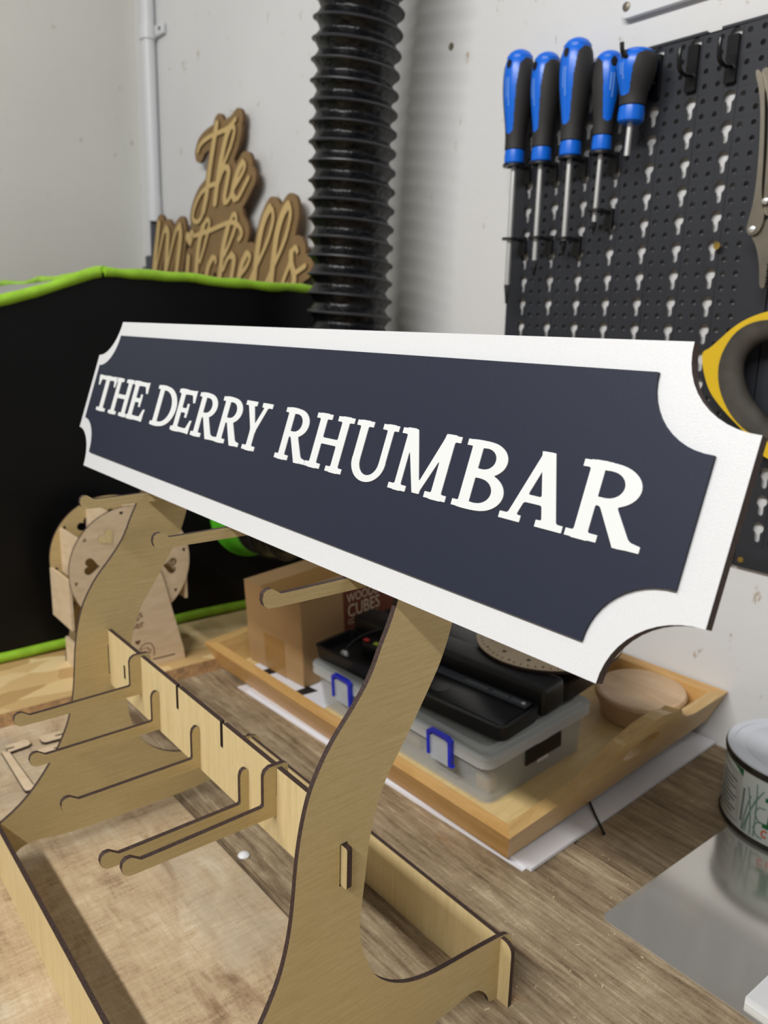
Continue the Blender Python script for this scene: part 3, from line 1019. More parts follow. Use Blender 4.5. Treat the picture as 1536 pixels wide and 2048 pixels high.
# ================================================================== LOOSE THINGS ON THE BENCH
tag(tube('black_rod', 'black', None, [(-.3660, .5360, .0050), (-.3480, .5215, .0046), (-.3300, .5095, .0018)], [.0009, .0009, .0013], 8), 'thin black rod lying from under the tray across the bench joint', 'rod')
stl = tag(prism('steel_sheet', ['sheet_steel', 'sheet_steel'], None, [[rrect(-.2745, .12, .4290, .7200, .006, 5)]], .0002, .0012), 'flat bright steel sheet under the paint tin', 'metal sheet')
wc = thing('white_block', (-.10, .50, .0012), 'white block at the lower right corner on the steel sheet', 'block')
prism('slab', ['letter_white', 'letter_white'], wc, [[[(-.1748, .4378), (-.1735, .56), (-.02, .56), (-.02, .4340)]]], .0013, .0060)
prism('slab_cover', ['white_paint', 'white_paint'], wc, [[[(-.1740, .4384), (-.1728, .559), (-.021, .559), (-.021, .4348)]]], .0060, .0064)
gl = lathe('glue_drop', 'glue', None, [(.0042, 0), (.0046, .0012), (.0030, .0028), (.0008, .0034)], (-.4826, .2640, 0), 16)
tag(gl, 'small white blob by the bench joint below the hooks', 'blob')

# laser-cut offcuts at the left
fr = thing('plywood_corner_piece', (-.71, .16, 0), 'L-shaped laser-cut plywood strip lying left of the stand', 'offcut')
prism('strip', ['ply_pale', 'burnt'], fr, [[[(-.7490, .1568), (-.7440, .1628), (-.6745, .1640), (-.6715, .1655), (-.6690, .1640), (-.6670, .1590), (-.6680, .1565), (-.6720, .1560)]]], 0, .003)
prism('tab', ['ply_pale', 'burnt'], fr, [[[(-.7570, .1630), (-.7590, .1800), (-.7560, .1828), (-.7480, .1832), (-.7452, .1800), (-.7430, .1630), (-.7485, .1615), (-.7490, .1690), (-.7510, .1690), (-.7515, .1620)]]], 0, .003)
for k, (dx, dy, lb) in enumerate(((0, 0, 'small notched plywood tab lying nearest the OSB board edge'), (.0235, -.0085, 'small notched plywood tab half hidden behind the stand hook tip'))):
    q = [(-.7560, .1945), (-.7525, .1925), (-.7450, .1925), (-.7418, .1950), (-.7410, .2120), (-.7470, .2130), (-.7478, .2060), (-.7500, .2060), (-.7500, .2135), (-.7560, .2130)]
    tag(prism('plywood_tab', ['ply_pale', 'burnt'], None, [[[(x + dx, y + dy) for x, y in q]]], 0, .003), lb, 'offcut', 'laser-cut offcuts')

# ================================================================== PAINT TIN
PX, PY, PR, PH = -.2430, .6560, .0600, .0640
tin = thing('paint_tin', (PX, PY, .0013), 'white paint tin with green lettering on the steel sheet', 'paint tin')
lathe('can_body', 'tin_white', tin, [(PR - .001, .0015), (PR - .0005, .004), (PR - .0005, PH - .006), (PR - .001, PH - .005)], (PX, PY, .0013), 72)
lathe('bottom_seam', 'tin_rim', tin, [(PR - .002, 0), (PR + .0006, .0004), (PR + .0010, .0020), (PR + .0002, .0034), (PR - .001, .0038)], (PX, PY, .0013), 72, cap=False)
lathe('top_seam', 'tin_rim', tin, [(PR - .001, PH - .0075), (PR + .0012, PH - .0065), (PR + .0016, PH - .003), (PR + .001, PH - .0012)], (PX, PY, .0013), 72, cap=False)
lathe('lid', 'tin_lid', tin, [(PR + .0006, PH - .0016), (PR + .0004, PH - .0004), (PR - .0020, PH), (PR - .0050, PH - .0006), (PR - .0070, PH - .0066), (PR - .0110, PH - .0070),
                             (PR - .0125, PH - .0018), (PR - .0140, PH - .0010), (.001, PH - .0012)], (PX, PY, .0013), 72)


def on_can(name, mat, pts2d, r, parent):
    """print bent around the tin: pts2d loops in (arc length from angle 0, height)"""
    V2, F2, I2 = prism_data(pts2d, 0, .0002)
    V = [(PX + (r + d) * math.cos(a / PR), PY + (r + d) * math.sin(a / PR), .0013 + z) for a, z, d in V2]
    return obj(name, V, F2, mat, parent)


def strip2(p, wd):
    """thin ribbon along a polyline, split so that it bends"""
    L, Rr = [], []
    for i, q in enumerate(p):
        a, b = p[max(i - 1, 0)], p[min(i + 1, len(p) - 1)]
        d = Vector((b[0] - a[0], b[1] - a[1])).normalized()
        L.append((q[0] - d.y * wd, q[1] + d.x * wd))
        Rr.append((q[0] + d.y * wd, q[1] - d.x * wd))
    return L + Rr[::-1]


def band(a0, a1, z0, z1, n=8):
    return [(a0 + (a1 - a0) * k / n, z0) for k in range(n + 1)] + [(a1 - (a1 - a0) * k / n, z1) for k in range(n + 1)]


D2 = lambda deg: math.radians(deg) * PR
on_can('side_panel', 'tin_panel', [[band(D2(206), D2(246), .0085, .0500)]], PR - .0004, tin)
on_can('green_band', 'tin_green', [[band(D2(206), D2(246), .0500, .0555)]], PR - .0003, tin)
for k in range(9):
    on_can('fine_print', 'tin_grey', [[band(D2(214), D2(214 + (24, 28, 20, 26, 28, 18, 26, 22, 27)[k]), .0130 + .0036 * k, .0137 + .0036 * k)]], PR - .0002, tin)
for k in range(14):
    on_can('side_print', 'tin_grey', [[band(D2(248.2), D2(250.2), .0125 + .0021 * k, .0139 + .0021 * k, 2)]], PR - .0002, tin)
for k, (a, b, c) in enumerate(((251, 253, 256), (254, 256, 262), (259, 257, 253), (252, 259, 266), (262, 263, 260))):
    cu = [(D2(a + (b - a) * t / 8 + (c - b) * (t / 8) ** 2), .006 + .046 * t / 8 * (.70 + .07 * k)) for t in range(9)]
    on_can('grass_blade', 'tin_sage', [[strip2(cu, .0005)]], PR - .0003, tin)
for zc in (.0140, .0270):
    for sg in (1, -1):
        hx = [(D2(261), zc), (D2(264), zc + .0058 * sg), (D2(269), zc + .0066 * sg)]
        on_can('honeycomb_line', 'tin_sage', [[strip2(hx, .00045)]], PR - .0003, tin)
# large green slab letter and orange word, cut by the picture edge
for g in ([band(D2(268), D2(284), .0178, .0212, 4)], [band(D2(271.5), D2(279), .0212, .0400, 3)], [band(D2(268), D2(284), .0400, .0435, 4)]):
    on_can('green_letter', 'tin_green', [g], PR - .0002, tin)
ring = [(D2(270.5) + .0022 * math.cos(math.radians(40 + 28 * k)), .0125 + .0028 * math.sin(math.radians(40 + 28 * k))) for k in range(11)]
on_can('orange_letter', 'tin_orange', [[strip2(ring, .0006)]], PR - .0002, tin)
on_can('orange_letter', 'tin_orange', [[band(D2(274.5), D2(275.9), .0097, .0155, 2)]], PR - .0002, tin)
for k in range(3):
    V2, F2, I2 = prism_data([[strip2([(PX - .016 + .005 * k, PY - .008 + .002 * k), (PX - .014 + .005 * k, PY - .003 + .001 * k), (PX - .0125 + .005 * k, PY - .009 + .003 * k)], .0005)]], .0013 + PH - .0010, .0013 + PH - .0006)
    obj('lid_print', V2, F2, 'tin_sage', tin)

# pale wood chips and dust scattered over the bench
rg = random.Random(11)
V, F = [], []
for k in range(330):
    x, y = rg.uniform(-.62, -.12), rg.uniform(.06, .70)
    if rg.random() < .45:
        x, y = rg.gauss(-.27, .06), rg.gauss(.37, .07)
    if (-.80 < x < -.33 and .40 < y) or (x > -.277 and y > .425) or y > .715:
        continue
    s_ = rg.uniform(.0002, .00055) * (1.9 if rg.random() < .05 else 1)
    a = rg.uniform(0, 6.28)
    l_ = s_ * rg.uniform(.8, 2.6)
    b = len(V)
    for dz in (.0, s_ * .5):
        for p, q in ((-l_, -s_ * .5), (l_, -s_ * .5), (l_, s_ * .5), (-l_, s_ * .5)):
            V.append((x + p * math.cos(a) - q * math.sin(a), y + p * math.sin(a) + q * math.cos(a), dz + .0001))
    F += [[b + 4, b + 5, b + 6, b + 7], [b, b + 1, b + 5, b + 4], [b + 1, b + 2, b + 6, b + 5], [b + 2, b + 3, b + 7, b + 6], [b + 3, b, b + 4, b + 7]]
tag(obj('wood_dust', V, F, 'ply_pale', None), 'pale wood chips and dust scattered over the bench planks', 'dust', kind='stuff')

# ================================================================== OSB BOARD, ENCLOSURE, DUCT
osb = prism('osb_board', ['osb', 'osb_edge'], None, [[rect(-1.66, -.8010, -.30, .7200)]], 0, .0150)
tag(osb, 'OSB board lying on the bench under the black enclosure', 'board')

XE, XE2 = -.9312, -1.640
enc = thing('laser_enclosure', (-1.28, .42, .0150), 'black fabric machine enclosure with lime green piping', 'enclosure')
P = [(.085, .0152), (.085, .3650), (.2332, .4150), (.3463, .4500), (.50, .4478), (.6205, .4452), (.712, .4450), (.712, .0152)]
pan = prism('side_cover', ['fabric', 'fabric'], enc, [[P]], -.004, 0, YZ(XE))
prism('side_cover', ['fabric', 'fabric'], enc, [[P]], 0, .004, YZ(XE2))
rbox('back_cover', 'fabric', enc, (XE2, .708, .0152), (XE - .004, .712, .4440), 0)
rbox('front_cover', 'fabric', enc, (XE2, .085, .0152), (XE - .004, .089, .3640), 0)


def sheet(name, mat, a, b, nx=30, ny=10, sag=.004, seed=0):
    """slightly slack cloth between the two side covers, from (y,z) a to b"""
    V, F = [], []
    for i in range(nx + 1):
        for j in range(ny + 1):
            s, t = i / nx, j / ny
            z = a[1] + (b[1] - a[1]) * t
            dz = -sag * math.sin(math.pi * s) + .002 * noise.noise(Vector((s * 9, t * 4, seed)))
            V.append((XE - .004 + (XE2 - XE + .008) * s, a[0] + (b[0] - a[0]) * t, z + dz))
    for i in range(nx):
        for j in range(ny):
            k = i * (ny + 1) + j
            F.append([k, k + ny + 1, k + ny + 2, k + 1])
    n = len(V)
    V += [(x, y, z - .001) for x, y, z in V]
    F += [[q + n for q in f[::-1]] for f in F]
    return obj(name, V, F, mat, enc, smooth=True)


sheet('window', 'window_film', (.087, .3652), (.3463, .4495), seed=2)['label'] = 'grey slanted viewing window'
sheet('roof', 'fabric', (.3463, .4495), (.710, .4445), seed=5, sag=.002)


def piping(name, pts, r, wob=.0018, seed=0):
    q = spline(pts, 10)
    q = [p + Vector((.25 * wob * noise.noise(p * 31 + Vector((seed, 0, 0))), .0, wob * 1.6 * noise.noise(p * 22 + Vector((0, seed, 3))))) for p in q]
    return tube(name, 'green_trim', enc, q, [r * (1 + .22 * noise.noise(p * 40)) for p in q], 8)


piping('piping', [(XE + .001, .085, .3655), (XE + .001, .16, .3910), (XE + .001, .2332, .4150), (XE + .001, .29, .4335), (XE + .001, .3400, .4490)], .0058, seed=1)
piping('piping', [(XE + .001, .3450, .4515), (XE + .001, .40, .4505), (XE + .001, .50, .4480), (XE + .001, .6205, .4445), (XE + .001, .708, .4440)], .0056, seed=2)
piping('piping', [(XE - .002, .3463, .4525), (XE - .10, .3463, .4500), (XE - .25, .3463, .4460), (XE - .42, .3463, .4440), (XE2, .3463, .4500)], .0050, .003, seed=3)
piping('piping', [(XE2, .085, .3655), (XE2, .2332, .4150), (XE2, .3450, .4490), (XE2, .50, .4480), (XE2, .708, .4440)], .0050, seed=4)
lt = [(XE + .001, .075 + .637 * k / 14, .0215 + .0008 * math.sin(k * 1.7)) for k in range(15)]
V, F = tube_data(lt, .0058, 8)
V = [Vector((v.x, v.y, .0153 + max(0, (v.z - .0155)) * 1.05)) for v in V]
obj('piping', V, F, 'green_trim', enc, smooth=50)
# duct collar on the enclosure side
col = frame((XE, .531, .153), (0, 1, 0), (0, 0, 1), (1, 0, 0))
lathe('duct_collar', 'green_plastic', enc, [(.063, 0), (.0635, .004), (.060, .008), (.0575, .020), (.0535, .030), (.048, .034)], (0, 0, 0), 48, col)['label'] = 'bright green duct collar'

# flexible duct from the collar up past the wall
path = spline([(XE + .030, .531, .153), (XE + .075, .533, .154), (-.820, .545, .168), (-.788, .570, .215), (-.800, .597, .290), (-.8190, .6080, .360), (-.8230, .6090, .440), (-.8246, .6109, .5457), (-.8219, .6104, .6554), (-.8125, .6097, .7573), (-.800, .608, .86), (-.785, .606, .97)], 40)
cum = [0]
for a, b in zip(path, path[1:]):
    cum.append(cum[-1] + (b - a).length)
PITCH = .0213
hose = thing('flexible_duct', (-.82, .60, .10), 'black ribbed flexible extractor duct rising from behind the name plaque', 'duct')
nseg = 64
V, F = [], []
tot = cum[-1]
samp = int(tot / PITCH * 12)


def at_len(s):
    i = 0
    lo_, hi_ = 0, len(cum) - 1
    while hi_ - lo_ > 1:
        mid = (lo_ + hi_) // 2
        if cum[mid] <= s:
            lo_ = mid
        else:
            hi_ = mid
    f = (s - cum[lo_]) / max(cum[hi_] - cum[lo_], 1e-9)
    return path[lo_].lerp(path[hi_], min(max(f, 0), 1))


u = Vector((0, 0, 1))
rings = []
for i in range(samp + 1):
    s = tot * i / samp
    p = at_len(s)
    t = (at_len(min(s + .004, tot)) - at_len(max(s - .004, 0))).normalized()
    u = (u - t * u.dot(t)).normalized()
    v = t.cross(u)
    rings.append((s, p, u.copy(), v.copy()))
    for k in range(nseg):
        a = 2 * math.pi * k / nseg
        ph = (s / PITCH + k / nseg) % 1.0
        d = abs(ph - .5) * 2                    # 1 at the wire, 0 between
        q = p + (u * math.cos(a) + v * math.sin(a)) * .05
        wr = .0011 * (1 - d) * noise.noise(Vector((math.cos(a) * 9, math.sin(a) * 9, s * 130))) + .0005 * noise.noise(q * 260)
        r = .0435 + .0075 * d ** 1.25 + wr
        V.append(p + (u * math.cos(a) + v * math.sin(a)) * r)
for i in range(samp):
    for k in range(nseg):
        a, b = i * nseg + k, i * nseg + (k + 1) % nseg
        F.append([a, b, b + nseg, a + nseg])
obj('duct_wall', V, F, 'hose', hose, smooth=True)
# wire coil
wire = []
n_t = int(tot / PITCH)
for j in range(n_t * 40):
    turn = j / 40
    s = (turn - 0) * PITCH
    if s > tot:
        break
    i = min(int(s / tot * samp), samp)
    a = -2 * math.pi * turn
    _, p, uu, vv = rings[i]
    p = at_len(s)
    wire.append(p + (uu * math.cos(a) + vv * math.sin(a)) * .0508)
tube('wire_rib', 'hose_rib', hose, wire, .0016, 6)

# ================================================================== WOODEN FERRIS WHEEL
WX, WY, WZ, WR = -.8260, .3205, .1362, .0676
fw = thing('ferris_wheel', (-.858, .3205, .0151), 'plywood ferris wheel ornament with heart cut-outs on the OSB board', 'ornament')
discs = {}
for x, key in ((WX, 'front'), (WX - .0640, 'rear')):
    holes = []
    for k in range(8):
        if key == 'front' and k % 2:
            continue
        a = math.radians(171 - 45 * k)
        holes.append(heart(WY + .0440 * math.cos(a), WZ + .0440 * math.sin(a), .0185, math.degrees(a) + 180))
    for k in range(8):
        a = math.radians(8.6 + 45 * k)
        holes.append(heart(WY + .0615 * math.cos(a), WZ + .0615 * math.sin(a), .0046, math.degrees(a) + 180, 12))
    discs[key] = prism('wheel_disc', ['ply_pale' if key == 'front' else 'ply', 'burnt'], fw, [[circ(WY, WZ, WR, 72)] + holes], -.003, 0, YZ(x))
for k in (1, 3, 5, 7):
    a = math.radians(171 - 45 * k)
    prism('inlaid_heart', ['ply_v', 'burnt'], discs['front'], [[heart(WY + .0440 * math.cos(a), WZ + .0440 * math.sin(a), .0185, math.degrees(a) + 180)]], 0, .0006, YZ(WX))
for x in (WX + .0035, WX - .0640 - .0035):
    leg = [(.2640, .0151), (.3775, .0151), (.3755, .030), (.3540, .118), (.3420, .150), (.3300, .160), (.3110, .160), (.2990, .150), (.2870, .118), (.2655, .030)]
    lg = prism('leg', ['ply_pale' if x > WX else 'ply', 'burnt'], fw, [[leg, rect(.3385, .3650, .0225, .0240)]], -.003, 0, YZ(x))
    if x > WX:
        LG = YZ(x)

        def ink(loops):
            return prism('engraving', ['char', 'char'], lg, loops, 0, .0002, LG)
        text_mesh('engraved_text', 'hugs', .0125, 'char', lg, LG @ Matrix.Translation((.3075, .0740, .0001)) @ Matrix.Rotation(.12, 4, 'Z'), .0001, .95)
        text_mesh('engraved_text', 'other', .0125, 'char', lg, LG @ Matrix.Translation((.3035, .0620, .0001)) @ Matrix.Rotation(.12, 4, 'Z'), .0001, .95)
        ink([[heart(.3215, .0475, .0065, -90, 14)]])
        mug = [(.3240, .0300), (.3250, .0385), (.3330, .0395), (.3335, .0305)]
        ink([[strip2(mug + mug[:1], .0004)]])
        ink([[strip2([(.3230, .0380), (.3260, .0430), (.3310, .0445), (.3370, .0430), (.3400, .0370), (.3400, .0280)], .0005)]])
        ink([[strip2([(.3335, .0370), (.3360, .0360), (.3360, .0330), (.3335, .0320)], .0004)]])
tube('axle', 'ply', fw, [(WX + .004, WY, WZ), (WX - .072, WY, WZ)], .005, 12)
for y, z0, z1 in ((.2530, .0745, .1295), (.2655, .1235, .1730), (.2955, .1660, .2000), (.3370, .1660, .2000), (.3700, .1235, .1720), (.3830, .0860, .1295)):
    rbox('cabin_board', 'ply_pale', fw, (WX - .0665, y, z0), (WX - .0032, y + .003, z1), 0)
rbox('brace', 'ply_pale', fw, (WX - .0645, .2640, .0151), (WX + .0005, .2670, .0460), 0)
rbox('brace', 'ply_pale', fw, (WX - .0645, .3740, .0151), (WX + .0005, .3768, .0300), 0)

# ================================================================== SCRIPT SIGN AGAINST THE WALL
STROKES = [
  (0.007,[(-1.3437,0.7276),(-1.3563,0.6868),(-1.3667,0.6512),(-1.3751,0.6145),(-1.3852,0.5907)]),
  (0.004,[(-1.3852,0.5907),(-1.3949,0.578),(-1.4087,0.5732),(-1.4244,0.5783),(-1.4259,0.5903),(-1.4133,0.6086),(-1.3923,0.6229),(-1.3656,0.6301),(-1.3443,0.631)]),
  (0.004,[(-1.4126,0.6937),(-1.4077,0.7005),(-1.3963,0.7063),(-1.3786,0.7102),(-1.3613,0.7122),(-1.3279,0.7131),(-1.3036,0.715),(-1.2896,0.719),(-1.2778,0.7248)]),
  (0.007,[(-1.3424,0.6001),(-1.335,0.6328),(-1.3238,0.6679),(-1.3082,0.7016),(-1.2977,0.7132)]),
  (0.004,[(-1.2977,0.7132),(-1.2878,0.7157),(-1.2802,0.7105),(-1.2826,0.6995),(-1.291,0.6849),(-1.3055,0.6691),(-1.3226,0.6496),(-1.3316,0.6324)]),
  (0.004,[(-1.3317,0.6306),(-1.3207,0.6458),(-1.3082,0.6542),(-1.3002,0.6523)]),
  (0.006,[(-1.3002,0.6523),(-1.2953,0.6446),(-1.3013,0.6254),(-1.3081,0.6079),(-1.3064,0.5986)]),
  (0.004,[(-1.3064,0.5986),(-1.2984,0.5969),(-1.2881,0.6041),(-1.2758,0.6173),(-1.256,0.6311),(-1.2424,0.6435),(-1.2421,0.6513),(-1.2496,0.6539)]),
  (0.006,[(-1.2496,0.6539),(-1.2633,0.6425),(-1.2755,0.6244),(-1.28,0.6087),(-1.2725,0.5999)]),
  (0.004,[(-1.2725,0.5999),(-1.2608,0.5997),(-1.2452,0.6123),(-1.2279,0.6279)]),
  (0.007,[(-1.5758,0.5828),(-1.5831,0.5502),(-1.5915,0.5181),(-1.599,0.4789)]),
  (0.004,[(-1.5909,0.4897),(-1.5697,0.5322),(-1.5537,0.5632),(-1.5425,0.5713)]),
  (0.007,[(-1.5425,0.5713),(-1.5329,0.5618),(-1.5359,0.5263),(-1.5426,0.4774)]),
  (0.004,[(-1.5391,0.4881),(-1.5176,0.5296),(-1.4973,0.5636),(-1.4819,0.5717)]),
  (0.007,[(-1.4819,0.5717),(-1.4768,0.554),(-1.483,0.5237),(-1.4969,0.4699)]),
  (0.006,[(-1.4412,0.5135),(-1.4479,0.4688)]),
  (0.007,[(-1.4105,0.4659),(-1.4056,0.5099),(-1.3969,0.543),(-1.3845,0.5636)]),
  (0.004,[(-1.3845,0.5636),(-1.3707,0.5741),(-1.3614,0.5696),(-1.3652,0.5546),(-1.3775,0.5302),(-1.3946,0.5035)]),
  (0.004,[(-1.4286,0.549),(-1.4054,0.551),(-1.3522,0.5556),(-1.3018,0.5623),(-1.2738,0.562),(-1.2545,0.5551),(-1.2441,0.5445),(-1.2474,0.5366),(-1.2533,0.5333)]),
  (0.004,[(-1.3335,0.5),(-1.3353,0.5077),(-1.3459,0.5082)]),
  (0.006,[(-1.3459,0.5082),(-1.3595,0.4962),(-1.3669,0.4788),(-1.3655,0.4629)]),
  (0.007,[(-1.3205,0.4581),(-1.3125,0.5001),(-1.3051,0.5299),(-1.2919,0.5569)]),
  (0.004,[(-1.2919,0.5569),(-1.2753,0.5749),(-1.2649,0.5704),(-1.267,0.5533),(-1.2807,0.534),(-1.3018,0.5109)]),
  (0.004,[(-1.3048,0.4865),(-1.2919,0.503),(-1.2776,0.5098)]),
  (0.006,[(-1.2776,0.5098),(-1.2672,0.5019),(-1.2727,0.4798),(-1.2794,0.4574)]),
  (0.004,[(-1.2453,0.4752),(-1.2259,0.4874),(-1.2143,0.5014),(-1.2179,0.5088),(-1.2254,0.5091)]),
  (0.006,[(-1.2254,0.5091),(-1.239,0.4952),(-1.2484,0.4753),(-1.2498,0.4568)]),
  (0.004,[(-1.2192,0.4544),(-1.2019,0.4776),(-1.1779,0.5033),(-1.1582,0.5284),(-1.1458,0.5548),(-1.1491,0.5712),(-1.1576,0.5744)]),
  (0.007,[(-1.1576,0.5744),(-1.1717,0.5603),(-1.1845,0.5335),(-1.1943,0.4916),(-1.1987,0.4522)]),
  (0.004,[(-1.1644,0.4534),(-1.1502,0.4725),(-1.1261,0.5009),(-1.1077,0.5253),(-1.0963,0.5543),(-1.0979,0.57),(-1.1043,0.5742)]),
  (0.007,[(-1.1043,0.5742),(-1.119,0.5611),(-1.1325,0.5336),(-1.1403,0.493),(-1.1452,0.4513)]),
  (0.004,[(-1.1146,0.4508),(-1.103,0.4711),(-1.0916,0.4876),(-1.0884,0.5008),(-1.082,0.5097),(-1.0757,0.5101),(-1.0725,0.505)]),
  (0.006,[(-1.0884,0.5042),(-1.0874,0.4891),(-1.0788,0.4737),(-1.0771,0.462),(-1.0835,0.452)]),
  (0.004,[(-1.0835,0.452),(-1.0932,0.4504),(-1.0965,0.4573)]),
  (0.004,[(-1.0756,0.4736),(-1.063,0.4774),(-1.0491,0.4827)]),
]

MS0 = .4520
SHF = Matrix.Translation((0, .700, MS0)) @ Matrix.Rotation(math.radians(-3.2), 4, 'X') @ Matrix.Translation((0, 0, -MS0))
MSX = SHF @ frame((0, 0, 0), (1, 0, 0), (0, 0, 1), (0, -1, 0))
ms = thing('script_sign', (-1.34, .700, MS0), 'brown and gold cut-out script sign reading The Mitchells, leaning on the wall', 'sign')
h = .0016
mx0, mz0 = -1.66, .440
X2, Z2 = np.meshgrid(np.arange(mx0, -1.02, h), np.arange(mz0, .775, h))


def chord(p0, p1):
    d = (p1[0] - p0[0], p1[1] - p0[1])
    L2 = d[0] ** 2 + d[1] ** 2 + 1e-12
    t = np.clip(((X2 - p0[0]) * d[0] + (Z2 - p0[1]) * d[1]) / L2, 0, 1)
    return np.hypot(X2 - p0[0] - d[0] * t, Z2 - p0[1] - d[1] * t)


dl = np.full(X2.shape, 9.0)
db = np.full(X2.shape, 9.0)
for r, pts in STROKES:
    q = [(p.x, p.y) for p in spline([(a, b, 0) for a, b in pts], 4)] if len(pts) > 2 else pts
    for a, b in zip(q, q[1:]):
        c = chord(a, b)
        dl = np.minimum(dl, c - r)
        db = np.minimum(db, c)
db = db - .0185
cut = MS0 - Z2
gb = [[g[0]] for g in contours(np.maximum(db, cut), mx0, mz0, h, .3)]
prism('backing', ['mdf', 'mdf_edge'], ms, gb, 0, .006, MSX)
gl_ = contours(np.maximum(dl, cut), mx0, mz0, h, .25)
lt_ = prism('script_lettering', ['mdf_light', 'mdf_edge'], ms, gl_, .006, .0095, MSX)
lt_['label'] = 'gold raised script lettering'
prism('heart', ['mdf_light', 'mdf_edge'], ms, [[heart(-1.437, .546, .034, -80)]], .006, .0095, MSX)

# ================================================================== WALL FITTINGS
cd = thing('conduit_pipe', (-1.628, .712, .593), 'white vertical conduit pipe clipped to the wall corner', 'pipe')
tube('pipe', 'conduit', cd, [(-1.628, .7135, .593), (-1.628, .7135, 1.6)], .0128, 20)
tube('socket', 'conduit', cd, [(-1.628, .7135, .5925), (-1.628, .7135, .640)], .0138, 20)
V, F = tube_data([(-1.628, .7135, .924), (-1.628, .7135, .948)], .0165, 20)
cp = obj('clip', V, F, 'conduit', cd, smooth=50)
rbox('clip_foot', 'conduit', cp, (-1.612, .7180, .926), (-1.575, .7262, .946), .003)
tube('clip_screw', 'dark_grey', cp, [(-1.586, .7178, .936), (-1.586, .7165, .936)], .0035, 10)
sw = thing('cable_fitting', (-1.640, .70, .4512), 'dark grey cable fitting under the conduit, left of the script sign', 'fitting')
tube('gland', 'dark_grey', sw, [(-1.634, .7135, .592), (-1.636, .7135, .525)], .0075, 14)
rbox('body', 'dark_grey', sw, (-1.655, .700, .4512), (-1.617, .7265, .527), .003)
tube('lever', 'dark_grey', sw, [(-1.655, .713, .505), (-1.695, .713, .5055)], .0022, 8)

pl = thing('cover_plate', (-.46, .7255, .694), 'white plastic cover plate screwed to the wall above the pegboard', 'cover plate')
V2, F2, I2 = prism_data([[rrect(-.5370, -.38, .6950, .80, .008, 6)]], 0, .008)
obj('plate', V2, F2, 'conduit', pl, xf=XZ(.7272))
lathe('plate_screw', 'nickel', pl, [(.0042, 0), (.0040, .0012), (.0015, .0018)], (0, 0, 0), 16, frame((-.5305, .7192, .7050), (1, 0, 0), (0, 0, 1), (0, -1, 0)))
ws = tag(lathe('wall_screw', 'nickel', None, [(.0040, -.002), (.0040, .0012), (.0012, .0018)], (0, 0, 0), 14, frame((-.7846, .7272, .7285), (1, 0, 0), (0, 0, 1), (0, -1, 0))), 'small screw head in the bare wall between duct and screwdrivers', 'screw')

# ================================================================== PEGBOARD
PF = .7216                      # front face
KX, KZ, PXC, PZC = -.4149, .6556, .03801, .02521


def keyhole():
    r, s = .0055, .0027
    p = []
    a0 = math.asin(s / r)
    for k in range(13):
        a = math.radians(-90) + a0 + (2 * math.pi - 2 * a0) * k / 12
        p.append((r * math.cos(a), r * math.sin(a)))
    p += [(-s, -.0112), (-s * .7, -.0130), (0, -.0136), (s * .7, -.0130), (s, -.0112)]
    return p


def peg_cell():
    """one repeat: keyhole plus two columns of round holes"""
    out = rect(-.00636, .03179, -.0190, .0063)
    hs = [keyhole()]
    for dx in (.01272, .02543):
        for dz in (0, -.01265):
            hs.append(circ(dx, dz, .0025, 12))
    return [out] + hs


def pegboard(name, x0, x1, z0, z1, label):
    t = thing(name, ((x0 + x1) / 2, PF, z0), label, 'pegboard', 'pegboard panels')
    V, F = [], []
    cV, cF, cI = prism_data([peg_cell()], 0, .0016)
    xs = [KX + PXC * k for k in range(-12, 12) if KX + PXC * k - .00636 > x0 - .002 and KX + PXC * k + .03179 < x1 + .004]
    zs = [KZ - PZC * k for k in range(18)]
    for x in xs:
        for z in zs:
            b = len(V)
            V += [(v[0] + x, v[1] + z, v[2]) for v in cV]
            F += [[b + i for i in f] for f in cF]
    obj('perforated_plate', V, F, 'pegboard', t, xf=XZ(PF + .0016))
    gx0, gx1 = xs[0] - .00636, xs[-1] + .03179
    gz1, gz0 = zs[0] + .0063, zs[-1] - .0190
    # solid margins and rear flange
    rbox('margin', 'pegboard', t, (x0, PF, gz0), (gx0, WALL_Y - .0004, gz1), 0)
    if x1 > gx1 + .0003:
        rbox('margin', 'pegboard', t, (gx1, PF, gz0), (x1, WALL_Y - .0004, gz1), 0)
    rbox('margin', 'pegboard', t, (x0, PF, z0), (x1, WALL_Y - .0004, gz0), .0008)
    # upper flange with the little interlock notch
    up = [(x0, gz1), (x1, gz1), (x1, z1)]
    if x0 < -.43 < x1:
        up += [(-.4290, z1), (-.4290, z1 - .0035), (-.4392, z1 - .0035), (-.4436, z1)]
    up += [(x0, z1)]
    prism('margin', ['pegboard', 'pegboard'], t, [[up]], 0, .0034, XZ(PF + .0034))
    # raised ribs between the hole columns
    for x in xs:
        rbox('rib', 'pegboard', t, (x + .0064, PF - .0005, gz0), (x + .0068, PF + .001, gz1), 0)
    return t


